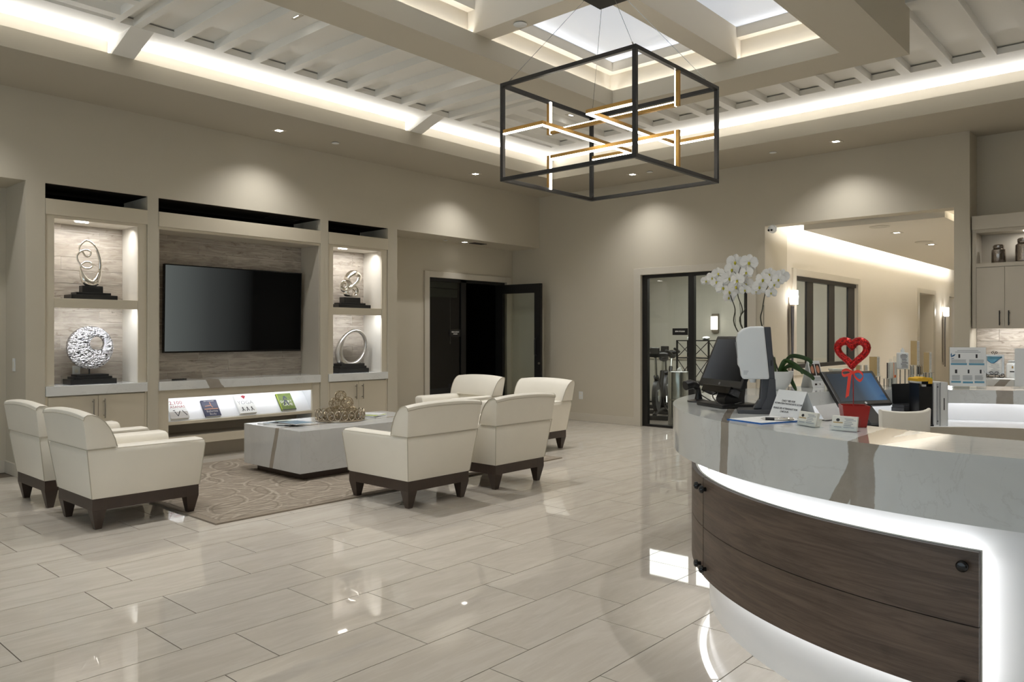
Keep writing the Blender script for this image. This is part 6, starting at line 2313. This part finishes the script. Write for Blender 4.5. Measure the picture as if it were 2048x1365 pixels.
def hall_sconce(x, lab):
    t = thing('wall_sconce', lab, 'wall lamp', (x, 4.06, .62), 'slender corridor sconces')
    bx('back_plate', x - .03, x + .03, 4.085, 4.0995, .72, 1.80, 'nickel', t)
    MB().prism([(-.045, 1.68), (.045, 1.68), (.012, .62), (-.012, .62)], lambda a, c, k: (x + a, k, c), 4.045, 4.058).build('glass_blade', 'blueglass', t)
    MB().tube([(x - .055, 4.07, .66), (x - .055, 4.07, 1.72)], .006, 8).build('rod', 'nickel', t)
    for z in (.78, 1.60):
        MB().tube([(x - .055, 4.07, z), (x, 4.09, z)], .006, 8).build('rod_arm', 'nickel', t)
    b = MB()
    b.lathe([(.048, 1.70), (.052, 1.705), (.052, 1.885), (.048, 1.89)], (x, 4.03, 0), 20)
    b.build('lamp_shade', 'sconce', t, smooth=True)
    bx('shade_holder', x - .02, x + .02, 4.03, 4.0845, 1.682, 1.70, 'nickel', t)
    l = bpy.data.lights.new('sconce_glow', 'POINT')
    l.energy = 5
    l.color = WARM
    l.shadow_soft_size = .03
    o = bpy.data.objects.new('sconce_glow', l)
    COL.objects.link(o)
    o.parent = t
    o.location = Vector((x, 3.95, 1.80)) - ORG[t.name]


hall_sconce(10.18, 'slender blue glass wall sconce lit beside the corridor window')
hall_sconce(18.5, 'far lit wall sconce at the end of the corridor')
for x, lab in ((10.59, 'near downlight in the corridor ceiling'), (12.29, 'far downlight in the corridor ceiling')):
    downlight(x, 2.87, 2.60, lab, 75, 125, 1.0)
downlight(15.0, 2.87, 2.60, 'third downlight in the corridor ceiling, hidden by the wall', 75, 125, 1.0)
for x, lab in ((9.86, 'near round speaker grille in the corridor ceiling'), (11.87, 'far round speaker grille in the corridor ceiling')):
    t = thing('ceiling_speaker', lab, 'speaker', (x, 2.865, 2.59), 'round speakers in the corridor ceiling')
    MB().lathe([(.10, -.0005), (.115, -.003), (.115, -.006), (.108, -.0065), (.106, -.002)], (x, 2.865, 2.60), 28).build('rim', 'ceil', t, smooth=True)
    MB().cyl((x, 2.865, 2.5965), .105, .003, n=28).build('grille', 'trim', t)
# added panel whose pale and dark shapes stand in for reflections in the corridor window
t = thing('reflection_panel', 'added frosted panel with leaf shapes standing in for reflections in the corridor window', 'stand-in panel', (10.66, 4.3, .9))
bx('panel', 10.42, 10.895, 4.30, 4.312, .9, 2.04, 'shade', t)
for k in range(5):
    b = MB()
    px_, pz_ = 10.48 + .32 * random.random(), 1.05 + .2 * k
    ln_ = .16
    a_ = random.uniform(-.6, .9)
    ca, sa = math.cos(a_), math.sin(a_)
    pts_ = [(0, 0), (ln_ * .4, .035), (ln_, 0), (ln_ * .4, -.035)]
    b.add([(px_ + u * ca - v * sa, 4.298, pz_ + u * sa + v * ca) for u, v in pts_], [(0, 1, 2, 3)])
    b.build('leaf_print', 'darkgrey', t)
    MB().sphere((10.5 + .3 * random.random(), 4.295, 1.0 + .21 * k), .05, 14, 8, (1, .12, 1.4)).build('pale_spot', 'sconce' if False else 'acrylicwhite', t, smooth=True)
    MB().tube([(10.43, 4.297, 1.0 + .22 * k), (10.89, 4.297, 1.0 + .22 * k + random.uniform(-.15, .15))], .003, 5).build('dark_line', 'ink', t)

# ------------------------------------------------------------------ exercise studio
# spin bikes


def spin_bike(loc, rz, lab):
    t = thing('exercise_bike', lab, 'exercise bike', (0, 0, 0), 'spin bikes in the studio')
    bx('front_foot', .42, .48, -.26, .26, .004, .07, 'black', t, .01)
    bx('rear_foot', -.50, -.44, -.26, .26, .004, .07, 'black', t, .01)
    MB().tube([(.45, 0, .07), (.30, 0, .12), (-.30, 0, .12), (-.47, 0, .07)], .035, 8).build('base_beam', 'blackmetal', t, smooth=True)
    MB().cyl((.28, -.03, .36), .235, .06, 'y', 28).build('flywheel', 'darkgrey', t, smooth=True)
    MB().cyl((.28, -.037, .36), .10, .074, 'y', 18).build('wheel_hub', 'steel', t, smooth=True)
    MB().tube([(-.25, 0, .13), (.0, 0, .36), (.33, 0, .66)], .04, 8).build('main_tube', 'blackmetal', t, smooth=True)
    MB().tube([(0, 0, .36), (-.17, 0, .72)], .035, 8).build('seat_tube', 'blackmetal', t, smooth=True)
    MB().tube([(-.17, 0, .70), (-.24, 0, .92)], .02, 8).build('seat_post', 'steel', t, smooth=True)
    MB().tube([(-.36, 0, .93), (-.25, 0, .945), (-.12, 0, .94), (-.06, 0, .93)], [.07, .08, .04, .025], 10).build('saddle', 'black', t, smooth=True)
    MB().tube([(.31, 0, .62), (.38, 0, .95)], .022, 8).build('handlebar_post', 'steel', t, smooth=True)
    b = MB()
    for s in (-1, 1):
        b.tube(smoothpath([(.36, 0, .97), (.38, s * .12, .98), (.40, s * .24, 1.0), (.54, s * .24, 1.03), (.62, s * .2, 1.06)], 4), .022, 8)
    b.tube([(.40, -.24, 1.0), (.40, .24, 1.0)], .02, 8)
    b.build('handlebar', 'black', t, smooth=True)
    bx('console', .40, .44, -.07, .07, 1.0, 1.10, 'blackgloss', t, .01)
    MB().cyl((.0, -.10, .33), .09, .012, 'y', 20).build('chainring', 'steel', t, smooth=True)
    for s in (-1, 1):
        MB().tube([(0, s * .10, .33), (s * .10, s * .12, .24)], .014, 6).build('crank', 'steel', t)
        bx('pedal', s * .10 - .05, s * .10 + .05, s * .20 - .055, s * .20 + .055, .225, .25, 'black', t, .005)
    t.location = loc
    t.rotation_euler = (0, 0, rz)
    return t


spin_bike((10.55, 6.30, .0005), R(200), 'near black spin bike behind the studio glass')
spin_bike((12.2, 7.1, .0005), R(200), 'farther black spin bike behind the first one')
# black lattice shelf
t = thing('lattice_shelf', 'black open metal shelf with crossed braces in the studio', 'shelf', (11.1, 5.9, 0))
sx0_, sx1_, sy0_, sy1_ = 10.9, 11.25, 5.65, 6.2
for x in (sx0_, sx1_):
    for y in (sy0_, sy1_):
        bx('post', x - .012, x + .012, y - .012, y + .012, .004, 1.2, 'blackmetal', t)
for z in (.15, .55, .93, 1.205):
    bx('shelf_board', sx0_ - .012, sx1_ + .012, sy0_ - .012, sy1_ + .012, z - .008, z + .008, 'blackmetal', t)
for z0, z1 in ((.16, .54), (.56, .92), (.94, 1.195)):
    for a, e_ in ((sy0_, (sy0_ + sy1_) / 2), ((sy0_ + sy1_) / 2, sy1_)):
        MB().tube([(sx0_, a, z0), (sx0_, e_, z1)], .006, 6).build('brace', 'blackmetal', t)
        MB().tube([(sx0_, a, z1), (sx0_, e_, z0)], .006, 6).build('brace', 'blackmetal', t)
    for a, e_ in ((sx0_, sx1_),):
        MB().tube([(a, sy0_, z0), (e_, sy0_, z1)], .006, 6).build('brace', 'blackmetal', t)
        MB().tube([(a, sy0_, z1), (e_, sy0_, z0)], .006, 6).build('brace', 'blackmetal', t)
for i, (y, lab) in enumerate(((6.02, 'left crumpled white cloth on top of the lattice shelf'), (5.76, 'right crumpled white cloth on top of the lattice shelf'))):
    b = MB()
    b.sphere((11.02, y, 1.24), .05, 12, 8, (1.2, 1.2, .6))
    b.v = [(p[0] + random.uniform(-.008, .008), p[1] + random.uniform(-.008, .008), max(1.2132, p[2] + random.uniform(-.008, .008))) for p in b.v]
    o = b.build('folded_towel', 'white', None, smooth=True)
    tag(o, lab, 'towel', 'towels on the lattice shelf')
# stainless bin with tissue
t = thing('trash_bin', 'tall round stainless bin just inside the studio glass', 'bin', (9.80, 5.545, .004))
MB().lathe([(.15, 0), (.155, .01), (.155, .74), (.150, .765), (.142, .77), (.14, .74)], (9.80, 5.545, .004), 32).build('shell', 'steel', t, smooth=True)
MB().lathe([(.157, .36), (.158, .365), (.157, .37)], (9.80, 5.545, .004), 32).build('seam_ring', 'nickel', t)
MB().lathe([(.11, .70), (.12, .735), (.138, .745)], (9.80, 5.545, .004), 24).build('liner', 'black', t)
t = thing('tissue', 'white tissue sticking out of the stainless bin', 'tissue', (9.80, 5.53, .745))
MB().loft([[(9.80 + .05 * math.cos(a), 5.54 + .05 * math.sin(a), .752) for a in [i * PI / 4 for i in range(8)]], [(9.80 + .03 * math.cos(a), 5.54 + .028 * math.sin(a), .80 + .01 * (i % 2)) for i, a in enumerate([i * PI / 4 for i in range(8)])], [(9.81 + .008 * math.cos(a), 5.53 + .008 * math.sin(a), .835) for a in [i * PI / 4 for i in range(8)]]]).build('fold', 'paper', t)
# crystal wall sconce
t = thing('crystal_sconce', 'small rectangular lit wall lamp inside the studio', 'wall lamp', (13.46, 6.84, 1.35))
bx('mount', 13.44, 13.4995, 6.78, 6.905, 1.345, 1.70, 'nickel', t)
bx('lamp_glass', 13.40, 13.4395, 6.785, 6.90, 1.40, 1.65, 'sconce', t)
